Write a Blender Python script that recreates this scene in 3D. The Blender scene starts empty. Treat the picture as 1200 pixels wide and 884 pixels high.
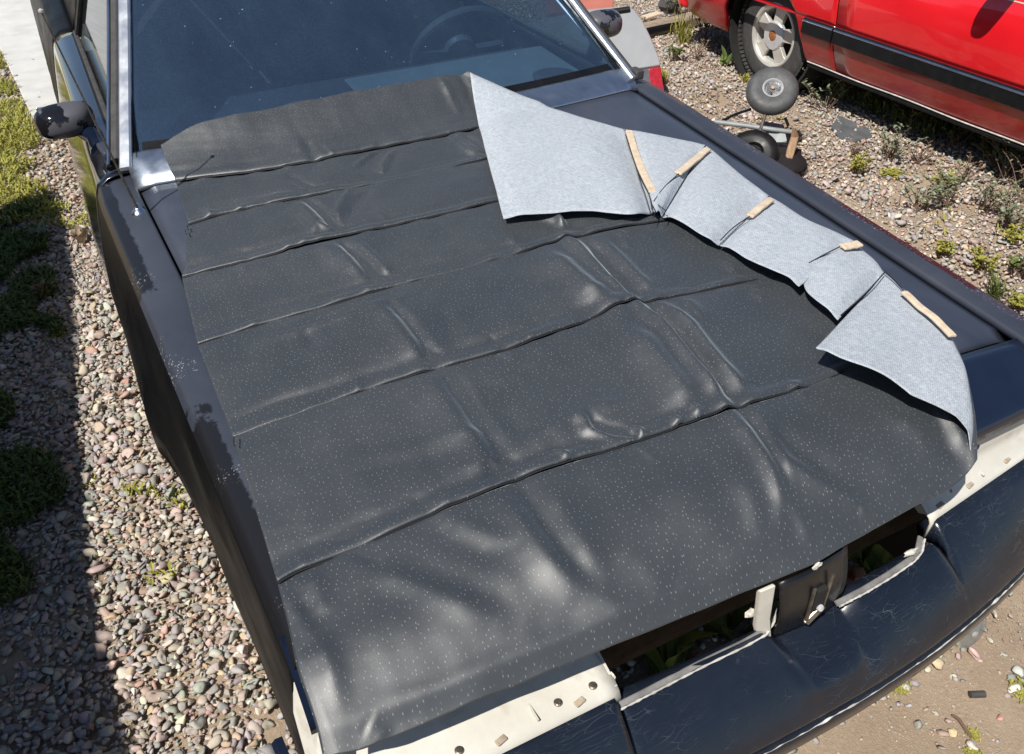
import bpy, bmesh, math, random
import numpy as np
from mathutils import Vector, Matrix

# ------------------------------------------------------------------ camera, sky, sun, exposure
sc = bpy.context.scene
COL = sc.collection
FOC, YAW, PITCH, ROLL = 1004.868, .463, .650, -.019
CAM = np.array([-.832, -2.256, 1.910])
_f = np.array([math.sin(YAW)*math.cos(PITCH), math.cos(YAW)*math.cos(PITCH), -math.sin(PITCH)])
_r0 = np.array([math.cos(YAW), -math.sin(YAW), 0.]); _u0 = np.cross(_r0, _f)
_c, _s = math.cos(ROLL), math.sin(ROLL)
_r = _c*_r0 + _s*_u0; _u = -_s*_r0 + _c*_u0
cd = bpy.data.cameras.new('camera'); co = bpy.data.objects.new('camera', cd); COL.objects.link(co)
cd.sensor_fit = 'HORIZONTAL'; cd.sensor_width = 36; cd.lens = FOC/1200*36
cd.clip_start = .02; cd.clip_end = 3000
M4 = Matrix.Identity(4)
for i in range(3):
    M4[i][0] = _r[i]; M4[i][1] = _u[i]; M4[i][2] = -_f[i]; M4[i][3] = CAM[i]
co.matrix_world = M4
sc.camera = co

SUNV = np.array([-.66, -.36, 1.0]); SUNV /= np.linalg.norm(SUNV)
w = bpy.data.worlds.new('World'); sc.world = w; w.use_nodes = True
nt = w.node_tree; nt.nodes.clear()
sky = nt.nodes.new('ShaderNodeTexSky'); sky.sky_type = 'NISHITA'; sky.sun_disc = False
el = math.asin(SUNV[2]); az = math.atan2(SUNV[0], SUNV[1])
sky.sun_elevation = el; sky.sun_rotation = az; sky.altitude = 1500; sky.dust_density = .6; sky.ozone_density = 1.5
bg = nt.nodes.new('ShaderNodeBackground'); bg.inputs[1].default_value = .075
wo = nt.nodes.new('ShaderNodeOutputWorld')
nt.links.new(sky.outputs[0], bg.inputs[0]); nt.links.new(bg.outputs[0], wo.inputs[0])
sd = bpy.data.lights.new('sun', 'SUN'); sd.energy = 4.8; sd.angle = math.radians(.5); sd.color = (1, .955, .88)
so = bpy.data.objects.new('sun', sd); COL.objects.link(so)
so.rotation_euler = Vector(SUNV).to_track_quat('Z', 'Y').to_euler()
sc.view_settings.view_transform = 'Standard'; sc.view_settings.look = 'None'
sc.view_settings.exposure = .38; sc.view_settings.gamma = 1

# ------------------------------------------------------------------ helpers
rng = np.random.default_rng(7); random.seed(7)
def ray(px, py):
    d = _r*(px-600)/FOC - _u*(py-442)/FOC + _f
    return d
def at(px, py, z):
    d = ray(px, py); return CAM + d*((z-CAM[2])/d[2])
def atX(px, py, X):
    d = ray(px, py); return CAM + d*((X-CAM[0])/d[0])
def on(px, py, fn, off=0.0, z0=.97):
    z = z0
    for _ in range(25):
        P = at(px, py, z); z = .5*z + .5*(float(fn(P[0], P[1]))+off)
    return at(px, py, z)

def sines(n, fmin, fmax, seed):
    r = np.random.default_rng(seed)
    a = r.uniform(0, 2*np.pi, n); k = np.exp(r.uniform(np.log(fmin), np.log(fmax), n)); ph = r.uniform(0, 2*np.pi, n)
    def f(x, y):
        x = np.asarray(x, float); y = np.asarray(y, float); o = np.zeros(np.broadcast(x, y).shape)
        for i in range(n): o = o + np.sin(2*np.pi*k[i]*(x*np.cos(a[i])+y*np.sin(a[i]))+ph[i])
        return o/math.sqrt(n)
    return f

def link(name, me, parent=None):
    o = bpy.data.objects.new(name, me); COL.objects.link(o)
    if parent is not None: o.parent = parent
    return o
def mesh(name, V, F, mat, parent=None, smooth=True):
    me = bpy.data.meshes.new(name); me.from_pydata([tuple(map(float, v)) for v in V], [], [tuple(f) for f in F])
    me.materials.append(mat)
    if smooth:
        me.polygons.foreach_set('use_smooth', [True]*len(me.polygons))
    me.update()
    return link(name, me, parent)
def grid(name, P, mat, parent=None, flip=False, thick=0, smooth=True, mask=None, closed_u=False, offset=-1):
    P = np.asarray(P, float); m, n = P.shape[:2]
    idx = np.arange(m*n).reshape(m, n)
    nu = n if closed_u else n-1
    F = []
    for i in range(m-1):
        for j in range(nu):
            if mask is not None and not mask[i, j]: continue
            a, b, c, d = idx[i, j], idx[i, (j+1) % n], idx[i+1, (j+1) % n], idx[i+1, j]
            F.append((a, d, c, b) if flip else (a, b, c, d))
    o = mesh(name, P.reshape(-1, 3), F, mat, parent, smooth)
    if mask is not None:
        bm = bmesh.new(); bm.from_mesh(o.data)
        bmesh.ops.delete(bm, geom=[v for v in bm.verts if not v.link_faces], context='VERTS')
        bm.to_mesh(o.data); bm.free()
    if thick:
        md = o.modifiers.new('thickness', 'SOLIDIFY'); md.thickness = thick; md.offset = offset
    return o
class MB:
    def __init__(s): s.bm = bmesh.new()
    def box(s, c, size, rot=None, taper=None):
        r = bmesh.ops.create_cube(s.bm, size=1)
        for v in r['verts']:
            v.co = Vector((v.co.x*size[0], v.co.y*size[1], v.co.z*size[2]))
            if rot is not None: v.co = rot @ v.co
            v.co += Vector(c)
        return s
    def tube(s, pts, rad, seg=8, cap=True):
        pts = [Vector(p) for p in pts]; n = len(pts)
        rad = rad if hasattr(rad, '__len__') else [rad]*n
        rings = []; up = Vector((0, 0, 1))
        for i, p in enumerate(pts):
            t = (pts[min(i+1, n-1)]-pts[max(i-1, 0)]).normalized()
            a = up if abs(t.dot(up)) < .95 else Vector((1, 0, 0))
            x = t.cross(a).normalized(); y = x.cross(t)
            rings.append([s.bm.verts.new(p+(x*math.cos(2*math.pi*k/seg)+y*math.sin(2*math.pi*k/seg))*rad[i]) for k in range(seg)])
        for i in range(n-1):
            for k in range(seg):
                s.bm.faces.new((rings[i][k], rings[i][(k+1) % seg], rings[i+1][(k+1) % seg], rings[i+1][k]))
        if cap:
            s.bm.faces.new(rings[0][::-1]); s.bm.faces.new(rings[-1])
        return s
    def strip(s, pts, wid, hgt, nrm):
        """rectangular bar following pts; wid across (perp to nrm), hgt along nrm"""
        pts = [Vector(p) for p in pts]; n = len(pts); rings = []
        for i, p in enumerate(pts):
            t = (pts[min(i+1, n-1)]-pts[max(i-1, 0)]).normalized()
            N = Vector(nrm[i] if hasattr(nrm[0], '__len__') else nrm)
            x = t.cross(N).normalized(); y = x.cross(t).normalized()
            if y.dot(N) < 0: y = -y
            wv = wid[i] if hasattr(wid, '__len__') else wid
            e = min(hgt*.35, wv*.25)
            prof = [(-wv/2, 0), (wv/2, 0), (wv/2, hgt-e), (wv/2-e, hgt), (-wv/2+e, hgt), (-wv/2, hgt-e)]
            rings.append([s.bm.verts.new(p+x*a+y*b) for a, b in prof])
        m = 6
        for i in range(n-1):
            for k in range(m): s.bm.faces.new((rings[i][k], rings[i][(k+1) % m], rings[i+1][(k+1) % m], rings[i+1][k]))
        s.bm.faces.new(rings[0][::-1]); s.bm.faces.new(rings[-1])
        return s
    def lathe(s, prof, seg=32, axis='Z', loc=(0, 0, 0), rot=None, cap=True):
        rings = []
        for r_, h in prof:
            ring = []
            for k in range(seg):
                a = 2*math.pi*k/seg; v = Vector((r_*math.cos(a), r_*math.sin(a), h))
                if axis == 'X': v = Vector((-v.z, v.x, v.y))     # height points to -X
                if rot is not None: v = rot @ v
                ring.append(s.bm.verts.new(v+Vector(loc)))
            rings.append(ring)
        for i in range(len(rings)-1):
            for k in range(seg): s.bm.faces.new((rings[i][k], rings[i][(k+1) % seg], rings[i+1][(k+1) % seg], rings[i+1][k]))
        if cap and prof[0][0] > 1e-5: s.bm.faces.new(rings[0][::-1])
        if cap and prof[-1][0] > 1e-5: s.bm.faces.new(rings[-1])
        return s
    def prism(s, poly, d):
        """poly: list of 3D points (planar-ish), extruded by vector d"""
        A = [s.bm.verts.new(Vector(p)) for p in poly]; B = [s.bm.verts.new(Vector(p)+Vector(d)) for p in poly]
        n = len(A); s.bm.faces.new(A); s.bm.faces.new(B[::-1])
        for k in range(n): s.bm.faces.new((A[k], B[k], B[(k+1) % n], A[(k+1) % n]))
        return s
    def build(s, name, mat, parent=None, smooth=False, bevel=0, seg=2):
        bmesh.ops.remove_doubles(s.bm, verts=s.bm.verts, dist=1e-6)
        bmesh.ops.recalc_face_normals(s.bm, faces=s.bm.faces)
        me = bpy.data.meshes.new(name); s.bm.to_mesh(me); s.bm.free(); me.materials.append(mat)
        if smooth:
            me.polygons.foreach_set('use_smooth', [True]*len(me.polygons))
        o = link(name, me, parent)
        if bevel:
            md = o.modifiers.new('bevel', 'BEVEL'); md.width = bevel; md.segments = seg; md.limit_method = 'ANGLE'; md.angle_limit = math.radians(35)
            me.polygons.foreach_set('use_smooth', [True]*len(me.polygons))
            md.harden_normals = False
            wn = o.modifiers.new('wn', 'WEIGHTED_NORMAL')
        elif smooth:
            bm = bmesh.new(); bm.from_mesh(me)
            for e in bm.edges:
                if len(e.link_faces) == 2 and e.calc_face_angle(0) > math.radians(38): e.smooth = False
            bm.to_mesh(me); bm.free()
        return o
def empty(name, loc, label, cat, group=None):
    o = bpy.data.objects.new(name, None); COL.objects.link(o); o.location = loc; o.empty_display_size = .1
    tag(o, label, cat, group); return o
def tag(o, label=None, cat=None, group=None, kind=None):
    if label: o['label'] = label
    if cat: o['category'] = cat
    if group: o['group'] = group
    if kind: o['kind'] = kind
    return o

# ------------------------------------------------------------------ materials
class N:
    def __init__(s, name):
        s.m = bpy.data.materials.new(name); s.m.use_nodes = True; s.t = s.m.node_tree
        s.b = s.t.nodes['Principled BSDF']; s.out = s.t.nodes['Material Output']
    def n(s, typ, **k):
        nd = s.t.nodes.new(typ)
        for a, v in k.items():
            if a in nd.inputs: nd.inputs[a].default_value = v
            else: setattr(nd, a, v)
        return nd
    def l(s, a, b): s.t.links.new(a, b); return s
    def coord(s, scale=(1, 1, 1), kind='Object'):
        tc = s.n('ShaderNodeTexCoord'); mp = s.n('ShaderNodeMapping'); mp.inputs['Scale'].default_value = scale
        s.l(tc.outputs[kind], mp.inputs[0]); return mp.outputs[0]
    def noise(s, scale, detail=3, rough=.55, vec=None, dist=0):
        nd = s.n('ShaderNodeTexNoise'); nd.inputs['Scale'].default_value = scale; nd.inputs['Detail'].default_value = detail
        nd.inputs['Roughness'].default_value = rough; nd.inputs['Distortion'].default_value = dist
        s.l(vec if vec is not None else s.coord(), nd.inputs['Vector']); return nd.outputs['Fac']
    def ramp(s, fac, stops):
        nd = s.n('ShaderNodeValToRGB'); cr = nd.color_ramp
        while len(cr.elements) < len(stops): cr.elements.new(.5)
        for e, (p, c) in zip(cr.elements, stops):
            e.position = p; e.color = (c, c, c, 1) if not hasattr(c, '__len__') else (*c, 1)
        s.l(fac, nd.inputs[0]); return nd.outputs[0]
    def mix(s, fac, a, b):
        nd = s.n('ShaderNodeMix', data_type='RGBA')
        for v, i in ((fac, 0), (a, 6), (b, 7)):
            if hasattr(v, 'is_linked'): s.l(v, nd.inputs[i])
            elif i == 0: nd.inputs[0].default_value = v
            else: nd.inputs[i].default_value = (*v, 1)
        return nd.outputs[2]
    def math(s, op, a, b=None, c=None):
        nd = s.n('ShaderNodeMath', operation=op)
        for i, v in enumerate((a, b, c)):
            if v is None: continue
            if hasattr(v, 'is_linked'): s.l(v, nd.inputs[i])
            else: nd.inputs[i].default_value = v
        return nd.outputs[0]
    def bump(s, h, strength=.3, dist=.01):
        nd = s.n('ShaderNodeBump'); nd.inputs['Strength'].default_value = strength; nd.inputs['Distance'].default_value = dist
        s.l(h, nd.inputs['Height']); s.l(nd.outputs[0], s.b.inputs['Normal']); return nd
    def set(s, **k):
        for a, v in k.items():
            a = {'base': 'Base Color', 'rough': 'Roughness', 'metal': 'Metallic', 'spec': 'Specular IOR Level', 'coat': 'Coat Weight', 'coatr': 'Coat Roughness'}.get(a, a)
            if hasattr(v, 'is_linked'): s.l(v, s.b.inputs[a])
            elif hasattr(v, '__len__'): s.b.inputs[a].default_value = (*v, 1)
            else: s.b.inputs[a].default_value = v
        return s
def simple(name, col, rough=.5, metal=0, var=.25, scale=14, bump=0, **k):
    M = N(name); f = M.noise(scale, 4)
    c2 = tuple(min(1, c*(1+var)) for c in col); c1 = tuple(c*(1-var) for c in col)
    M.set(base=M.ramp(f, [(.3, c1), (.7, c2)]), metal=metal, rough=M.ramp(M.noise(scale*2.3, 3), [(.3, max(0, rough-.08)), (.7, min(1, rough+.08))]), **k)
    if bump: M.bump(M.noise(scale*6, 4), bump, .004)
    return M.m
MAT = {}
# sun-faded black paint
M = N('faded_black_paint'); v = M.coord()
big = M.noise(2.2, 5, .62, v, .6); fine = M.noise(260, 2, .5, v); strk = M.noise(6, 4, .6, M.coord((6, .8, 3)))
col = M.ramp(big, [(.3, (.022, .027, .042)), (.5, (.038, .045, .066)), (.72, (.060, .066, .086))])
chip = M.ramp(M.noise(95, 2, .5, v), [(.80, 0), (.815, 1)])
col = M.mix(M.math('MULTIPLY', chip, M.ramp(M.noise(3.1, 2, .5, v), [(.56, 0), (.66, 1)])), col, (.34, .35, .36))
M.set(base=col, rough=M.ramp(M.math('ADD', M.math('MULTIPLY', strk, .5), M.math('MULTIPLY', big, .5)), [(.3, .34), (.7, .55)]), spec=.6)
M.bump(fine, .06, .002); MAT['faded'] = M.m
# fender: patches of clear coat left on the faded paint
M = N('peeling_black_paint'); v = M.coord()
big = M.noise(2.6, 5, .62, v, .6)
edge = M.noise(24, 6, .7, v)
sepx = M.n('ShaderNodeSeparateXYZ'); M.l(M.coord(), sepx.inputs[0])
ax = M.math('ABSOLUTE', sepx.outputs[0])
ax = M.math('ADD', ax, M.math('MULTIPLY', M.math('MINIMUM', sepx.outputs[1], 0.0), -.043))
band = M.ramp(M.math('ADD', M.math('SUBTRACT', ax, .822), M.math('MULTIPLY', M.math('SUBTRACT', edge, .5), .03)), [(.0, 0), (.004, 1)])
patch = M.ramp(M.math('ADD', M.noise(1.35, 3, .5, v), M.math('MULTIPLY', M.math('SUBTRACT', edge, .5), .12)), [(.47, 0), (.476, 1)])
pk = M.math('MULTIPLY', band, patch)
rim = M.ramp(M.math('ABSOLUTE', M.math('SUBTRACT', M.math('ADD', M.noise(1.35, 3, .5, v), M.math('MULTIPLY', M.math('SUBTRACT', edge, .5), .12)), .473)), [(0, 1), (.006, 0)])
col = M.ramp(big, [(.3, (.026, .031, .046)), (.7, (.047, .054, .072))])
col = M.mix(pk, col, (.012, .012, .014))
chp = M.math('MULTIPLY', M.ramp(M.noise(190, 3, .6, v), [(.62, 0), (.635, 1)]), M.math('MULTIPLY', M.ramp(M.math('ADD', M.math('SUBTRACT', ax, .812), M.math('MULTIPLY', M.math('SUBTRACT', edge, .5), .03)), [(.0, 0), (.004, 1)]), M.ramp(M.noise(4.2, 3, .6, v), [(.52, 0), (.60, 1)])))
col = M.mix(chp, col, (.30, .30, .32))
M.set(base=col, rough=M.mix(pk, (.52,)*3, (.30,)*3), spec=.35); M.bump(edge, .04, .002); MAT['peel'] = M.m
# glossy black side
M = N('dusty_gloss_black'); v = M.coord()
dirt = M.noise(5, 6, .65, M.coord((1, 1, 2.5)))
M.set(base=M.ramp(dirt, [(.35, (.004, .004, .005)), (.75, (.010, .0098, .009))]), rough=M.ramp(dirt, [(.35, .34), (.75, .55)]), spec=.09)
chip = M.ramp(M.noise(70, 2, .5, v), [(.79, 0), (.80, 1)]); M.bump(M.noise(9, 2), .02, .01)
MAT['side'] = M.m
M = N('gloss_navy_black'); d = M.noise(4, 5, .6); sp = M.ramp(M.noise(120, 2), [(.79, 0), (.805, 1)])
M.set(base=M.mix(sp, M.ramp(d, [(.3, (.005, .009, .022)), (.7, (.010, .016, .034))]), (.3, .32, .33)), rough=M.ramp(d, [(.3, .10), (.7, .24)]), spec=.55); MAT['gloss'] = M.m
# flexible nose: cracked paint
M = N('cracked_black_paint'); v = M.coord((2.0, 9, 9)); d = M.noise(5, 5, .6)
wv = M.n('ShaderNodeVectorMath', operation='ADD'); nz = M.n('ShaderNodeTexNoise'); nz.inputs['Scale'].default_value = 4; M.l(M.coord(), nz.inputs['Vector'])
M.l(v, wv.inputs[0]); M.l(nz.outputs['Color'], wv.inputs[1])
vo = M.n('ShaderNodeTexVoronoi', feature='DISTANCE_TO_EDGE'); vo.inputs['Scale'].default_value = 9; M.l(wv.outputs[0], vo.inputs['Vector'])
vo2 = M.n('ShaderNodeTexVoronoi', feature='DISTANCE_TO_EDGE'); vo2.inputs['Scale'].default_value = 22; M.l(wv.outputs[0], vo2.inputs['Vector'])
wv3 = M.n('ShaderNodeVectorMath', operation='ADD'); nz3 = M.n('ShaderNodeTexNoise'); nz3.inputs['Scale'].default_value = 3.2; nz3.inputs['Detail'].default_value = 4; M.l(M.coord(), nz3.inputs['Vector'])
sc3 = M.n('ShaderNodeVectorMath', operation='SCALE'); sc3.inputs['Scale'].default_value = .9; M.l(nz3.outputs['Color'], sc3.inputs[0])
M.l(M.coord((1.5, 7, 7)), wv3.inputs[0]); M.l(sc3.outputs[0], wv3.inputs[1])
vo.inputs['Scale'].default_value = 8; M.t.links.remove(vo.inputs['Vector'].links[0]); M.l(wv3.outputs[0], vo.inputs['Vector'])
vo2.inputs['Scale'].default_value = 17; M.t.links.remove(vo2.inputs['Vector'].links[0]); M.l(wv3.outputs[0], vo2.inputs['Vector'])
ck = M.math('MAXIMUM', M.math('MULTIPLY', M.ramp(vo.outputs[0], [(0, 1), (.010, 0)]), .9), M.math('MULTIPLY', M.ramp(vo2.outputs[0], [(0, 1), (.014, 0)]), .6))
ck = M.math('MULTIPLY', ck, M.math('MULTIPLY', M.ramp(M.noise(2.8, 3, .6), [(.40, .04), (.58, 1)]), M.ramp(M.noise(24, 3, .6), [(.44, .08), (.64, .85)])))
sp = M.ramp(M.noise(90, 2), [(.80, 0), (.81, 1)])
ck2 = M.math('MAXIMUM', ck, sp)
M.set(base=M.mix(M.math('MULTIPLY', ck2, .8), M.ramp(d, [(.3, (.006, .009, .016)), (.7, (.012, .016, .026))]), (.15, .17, .19)), rough=M.ramp(d, [(.3, .16), (.7, .30)]), spec=.55)
M.bump(M.math('SUBTRACT', 1, ck), .15, .001); MAT['crack'] = M.m
M = N('chrome_trim'); d = M.noise(7, 4)
M.set(base=M.ramp(d, [(.3, (.62, .64, .67)), (.7, (.8, .81, .82))]), metal=1, rough=M.ramp(d, [(.3, .12), (.7, .26)])); MAT['chrome'] = M.m
M = N('primer_white'); d = M.noise(9, 6, .65); st = M.ramp(M.noise(16, 4), [(.58, 0), (.75, 1)])
M.set(base=M.mix(M.math('MULTIPLY', st, .5), M.ramp(d, [(.3, (.50, .475, .41)), (.7, (.62, .60, .54))]), (.34, .27, .20)), rough=.45); M.bump(M.noise(60, 4), .12, .003); MAT['white'] = M.m
M = N('weathered_urethane_lip'); d = M.noise(30, 5, .65)
M.set(base=M.ramp(d, [(.3, (.30, .29, .27)), (.7, (.62, .60, .56))]), rough=.6); MAT['lip'] = M.m
MAT['rust'] = simple('rusted_steel', (.028, .019, .014), .8, 0, .5, 12, .3)
MAT['bolt'] = simple('dull_bolt_steel', (.22, .19, .16), .45, .8, .4, 60)
MAT['rubber'] = simple('weathered_rubber', (.045, .043, .042), .72, 0, .3, 30, .12)
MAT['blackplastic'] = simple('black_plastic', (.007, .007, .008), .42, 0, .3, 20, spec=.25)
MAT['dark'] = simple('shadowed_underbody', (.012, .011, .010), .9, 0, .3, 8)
MAT['dash'] = simple('pale_dash', (.10, .135, .15), .6, 0, .12, 9)
MAT['dashdark'] = simple('dark_interior', (.02, .024, .03), .7, 0, .2, 9)
MAT['velour'] = simple('grey_seat_cloth', (.012, .013, .016), .9, 0, .2, 20)
MAT['alloy'] = simple('dusty_alloy', (.60, .58, .53), .42, .45, .14, 8)
MAT['alloycap'] = simple('satin_centre_cap', (.66, .67, .68), .35, .5, .08, 8)
MAT['brown'] = simple('faded_emblem', (.28, .10, .03), .4, 0, .4, 60)
MAT['galv'] = simple('galvanised_steel', (.52, .53, .54), .4, .25, .2, 12)
MAT['frame'] = simple('grey_painted_tube', (.26, .28, .28), .5, .2, .2, 15)
MAT['silver'] = simple('silver_car_paint', (.40, .41, .41), .34, .35, .07, 4)
MAT['lens'] = simple('red_lamp_lens', (.36, .02, .03), .15, 0, .2, 40)
MAT['maroon'] = simple('faded_red_primer', (.42, .14, .10), .6, 0, .1, 6)
MAT['brick'] = simple('broken_brick', (.50, .22, .12), .85, 0, .25, 20, .3)
MAT['cream'] = simple('cream_lining_cloth', (.56, .45, .33), .9, 0, .16, 60, .3)
MAT['thread'] = simple('black_thread', (.01, .01, .012), .7)
MAT['concrete'] = simple('pale_concrete', (.52, .51, .48), .85, 0, .10, 6, .15)
MAT['fence'] = simple('brown_fence_stain', (.05, .042, .034), .8, 0, .3, 5, .2)
# red paint
M = N('red_car_paint'); d = M.noise(2.5, 4); v = M.coord()
M.set(base=M.ramp(d, [(.3, (.62, .008, .014)), (.7, (.70, .012, .018))]), rough=.3, coat=1.0, coatr=.06, spec=.4)
dust = M.ramp(M.noise(7, 5), [(.45, 0), (.7, 1)])
MAT['red'] = M.m
M = N('red_paint_dusty_shaded'); v = M.coord((1, 6, 10)); d = M.ramp(M.noise(3, 6, .7), [(.45, 0), (.75, 1)])
M.set(base=M.mix(M.math('MULTIPLY', d, .22), (.36, .007, .012), (.30, .16, .12)), rough=.3, coat=.8, coatr=.12); MAT['redlow'] = M.m  # darker red: shade of the tucked-under skirts put into the base colour
# weathered timber
M = N('weathered_timber'); g = M.noise(9, 5, .6, M.coord((1.5, 14, 14)))
M.set(base=M.ramp(g, [(.3, (.16, .12, .085)), (.7, (.40, .32, .23))]), rough=.85); M.bump(g, .4, .004); MAT['wood'] = M.m
M = N('raw_stake_wood'); g = M.noise(9, 5, .6, M.coord((12, 12, 1.5)))
M.set(base=M.ramp(g, [(.3, (.22, .13, .07)), (.7, (.42, .28, .17))]), rough=.8); MAT['stake'] = M.m
# windscreen: tinted, dusty, mirror-like at a slant
def glassmat(name, tint, dust, spk, ior=1.55, dcol=(.45, .50, .56)):
    M = N(name); t = M.t; t.nodes.remove(M.b)
    tr = M.n('ShaderNodeBsdfTransparent'); tr.inputs[0].default_value = (*tint, 1)
    gl = M.n('ShaderNodeBsdfGlossy'); gl.inputs['Roughness'].default_value = .03; gl.inputs[0].default_value = (.95, .97, 1, 1)
    df = M.n('ShaderNodeBsdfDiffuse'); df.inputs[0].default_value = (*dcol, 1)
    lw_ = M.n('ShaderNodeLayerWeight'); lw_.inputs[0].default_value = .5
    fr = M.n('ShaderNodeMath', operation='MULTIPLY_ADD'); M.l(M.math('POWER', lw_.outputs['Facing'], 5.0), fr.inputs[0]); r0_ = ((ior-1)/(ior+1))**2; fr.inputs[1].default_value = 1-r0_; fr.inputs[2].default_value = r0_
    m1 = M.n('ShaderNodeMixShader'); M.l(fr.outputs[0], m1.inputs[0]); M.l(tr.outputs[0], m1.inputs[1]); M.l(gl.outputs[0], m1.inputs[2])
    dn = M.noise(5, 6, .7, M.coord((1, .5, .5))); ds = M.math('MULTIPLY', M.ramp(dn, [(.3, dust*.6), (.75, dust*1.7)]), M.ramp(M.noise(260, 3, .7), [(.3, .4), (.7, 1.6)]))
    sp = M.ramp(M.noise(95, 1), [(.785, 0), (.80, spk)])
    m2 = M.n('ShaderNodeMixShader'); M.l(M.math('MAXIMUM', ds, sp), m2.inputs[0]); M.l(m1.outputs[0], m2.inputs[1]); M.l(df.outputs[0], m2.inputs[2])
    M.l(m2.outputs[0], M.out.inputs[0]); return M.m
MAT['glass'] = glassmat('dusty_sky_blue_windscreen', (.58, .72, .84), .042, .7, 3.2, (.18, .32, .50))  # blue of the reflected sky put into the dust colour
MAT['sideglass'] = glassmat('dusty_side_glass', (.14, .17, .17), .010, .2, 1.35)
M = N('clear_plastic'); t = M.t; t.nodes.remove(M.b)
tr = M.n('ShaderNodeBsdfTransparent'); tr.inputs[0].default_value = (.8, .82, .82, 1); gl = M.n('ShaderNodeBsdfGlossy'); gl.inputs['Roughness'].default_value = .12
df = M.n('ShaderNodeBsdfDiffuse'); df.inputs[0].default_value = (.6, .6, .58, 1)
m1 = M.n('ShaderNodeMixShader'); m1.inputs[0].default_value = .14; M.l(tr.outputs[0], m1.inputs[1]); M.l(gl.outputs[0], m1.inputs[2])
m2 = M.n('ShaderNodeMixShader'); m2.inputs[0].default_value = .15; M.l(m1.outputs[0], m2.inputs[1]); M.l(df.outputs[0], m2.inputs[2]); M.l(m2.outputs[0], M.out.inputs[0]); MAT['bottle'] = M.m
# perforated black vinyl
M = N('perforated_black_vinyl'); tc = M.n('ShaderNodeTexCoord'); sx = M.n('ShaderNodeSeparateXYZ'); M.l(tc.outputs['UV'], sx.inputs[0])
PX, PY = .0098, .0092
row = M.math('FLOOR', M.math('DIVIDE', sx.outputs[1], PY))
xs = M.math('ADD', M.math('DIVIDE', sx.outputs[0], PX), M.math('MULTIPLY', M.math('MODULO', row, 2.0), .5))
cb = M.n('ShaderNodeCombineXYZ'); M.l(M.math('FLOOR', xs), cb.inputs[0]); M.l(row, cb.inputs[1])
wn = M.n('ShaderNodeTexWhiteNoise', noise_dimensions='2D'); M.l(cb.outputs[0], wn.inputs['Vector'])
sw = M.n('ShaderNodeSeparateColor'); M.l(wn.outputs['Color'], sw.inputs[0])
dx = M.math('ADD', M.math('SUBTRACT', M.math('FRACT', xs), .5), M.math('MULTIPLY', M.math('SUBTRACT', sw.outputs[0], .5), .75))
dy = M.math('ADD', M.math('SUBTRACT', M.math('FRACT', M.math('DIVIDE', sx.outputs[1], PY)), .5), M.math('MULTIPLY', M.math('SUBTRACT', sw.outputs[1], .5), .75))
dd = M.math('SQRT', M.math('ADD', M.math('POWER', M.math('MULTIPLY', dx, 1.4), 2.0), M.math('POWER', M.math('MULTIPLY', dy, .62), 2.0)))
dot = M.math('MULTIPLY', M.ramp(dd, [(.05, 1), (.12, 0)]), M.ramp(sw.outputs[2], [(.05, .1), (.95, 1)]))  # pale dots: glints on the perforations put into the colour
vc = M.coord(); gr = M.noise(1000, 2, .5, vc); bl = M.noise(5, 4, .6, vc)
base = M.ramp(bl, [(.3, (.030, .034, .0385)), (.7, (.039, .0435, .048))])
M.set(base=M.mix(dot, base, (.20, .21, .22)), rough=M.ramp(bl, [(.3, .44), (.7, .52)]), spec=.9)
M.b.inputs['Sheen Weight'].default_value = .22; M.b.inputs['Sheen Roughness'].default_value = .38; M.b.inputs['Sheen Tint'].default_value = (.82, .92, 1, 1)
M.bump(gr, .2, .0015); MAT['vinyl'] = M.m
# pale woven backing
M = N('grey_woven_backing'); wa = M.noise(100, 2, .5, M.coord((5, .7, 1))); wb = M.noise(100, 2, .5, M.coord((.7, 5, 1)))
sxy = M.n('ShaderNodeSeparateXYZ'); M.l(M.coord(), sxy.inputs[0])
tx = M.math('SINE', M.math('ADD', M.math('MULTIPLY', sxy.outputs[0], 1150.0), M.math('MULTIPLY', M.noise(30, 2), 5.0)))
ty = M.math('SINE', M.math('ADD', M.math('MULTIPLY', sxy.outputs[1], 1150.0), M.math('MULTIPLY', M.noise(34, 2), 5.0)))
wv = M.math('ADD', M.math('ADD', M.math('MULTIPLY', wa, .5), M.math('MULTIPLY', wb, .5)), M.math('MULTIPLY', M.math('MULTIPLY', tx, ty), .10))
M.set(base=M.ramp(wv, [(.38, (.29, .32, .36)), (.62, (.46, .495, .53))]), rough=.95, spec=.1); M.bump(wv, .6, .003); MAT['backing'] = M.m
# stones (tint stored per stone) and ground
M = N('river_stones'); a = M.n('ShaderNodeAttribute', attribute_name='tint'); n1 = M.noise(90, 5, .65)
M.set(base=M.mix(M.ramp(n1, [(.35, .0), (.75, .45)]), a.outputs['Color'], (.36, .31, .27)), rough=.8, spec=.25); M.bump(n1, .3, .003); MAT['stone'] = M.m
M = N('sandy_dirt'); n1 = M.noise(3.5, 6, .65); n2 = M.noise(110, 5, .7); n3 = M.noise(330, 2)
c = M.ramp(n1, [(.3, (.27, .20, .14)), (.7, (.36, .285, .205))])
c = M.mix(M.ramp(n2, [(.55, 0), (.72, .7)]), c, (.46, .39, .32)); c = M.mix(M.ramp(n2, [(.28, .6), (.42, 0)]), c, (.16, .12, .10))
M.set(base=c, rough=.95, spec=.1); M.bump(M.math('ADD', n2, M.math('MULTIPLY', n3, .5)), .6, .008); MAT['dirt'] = M.m
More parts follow.
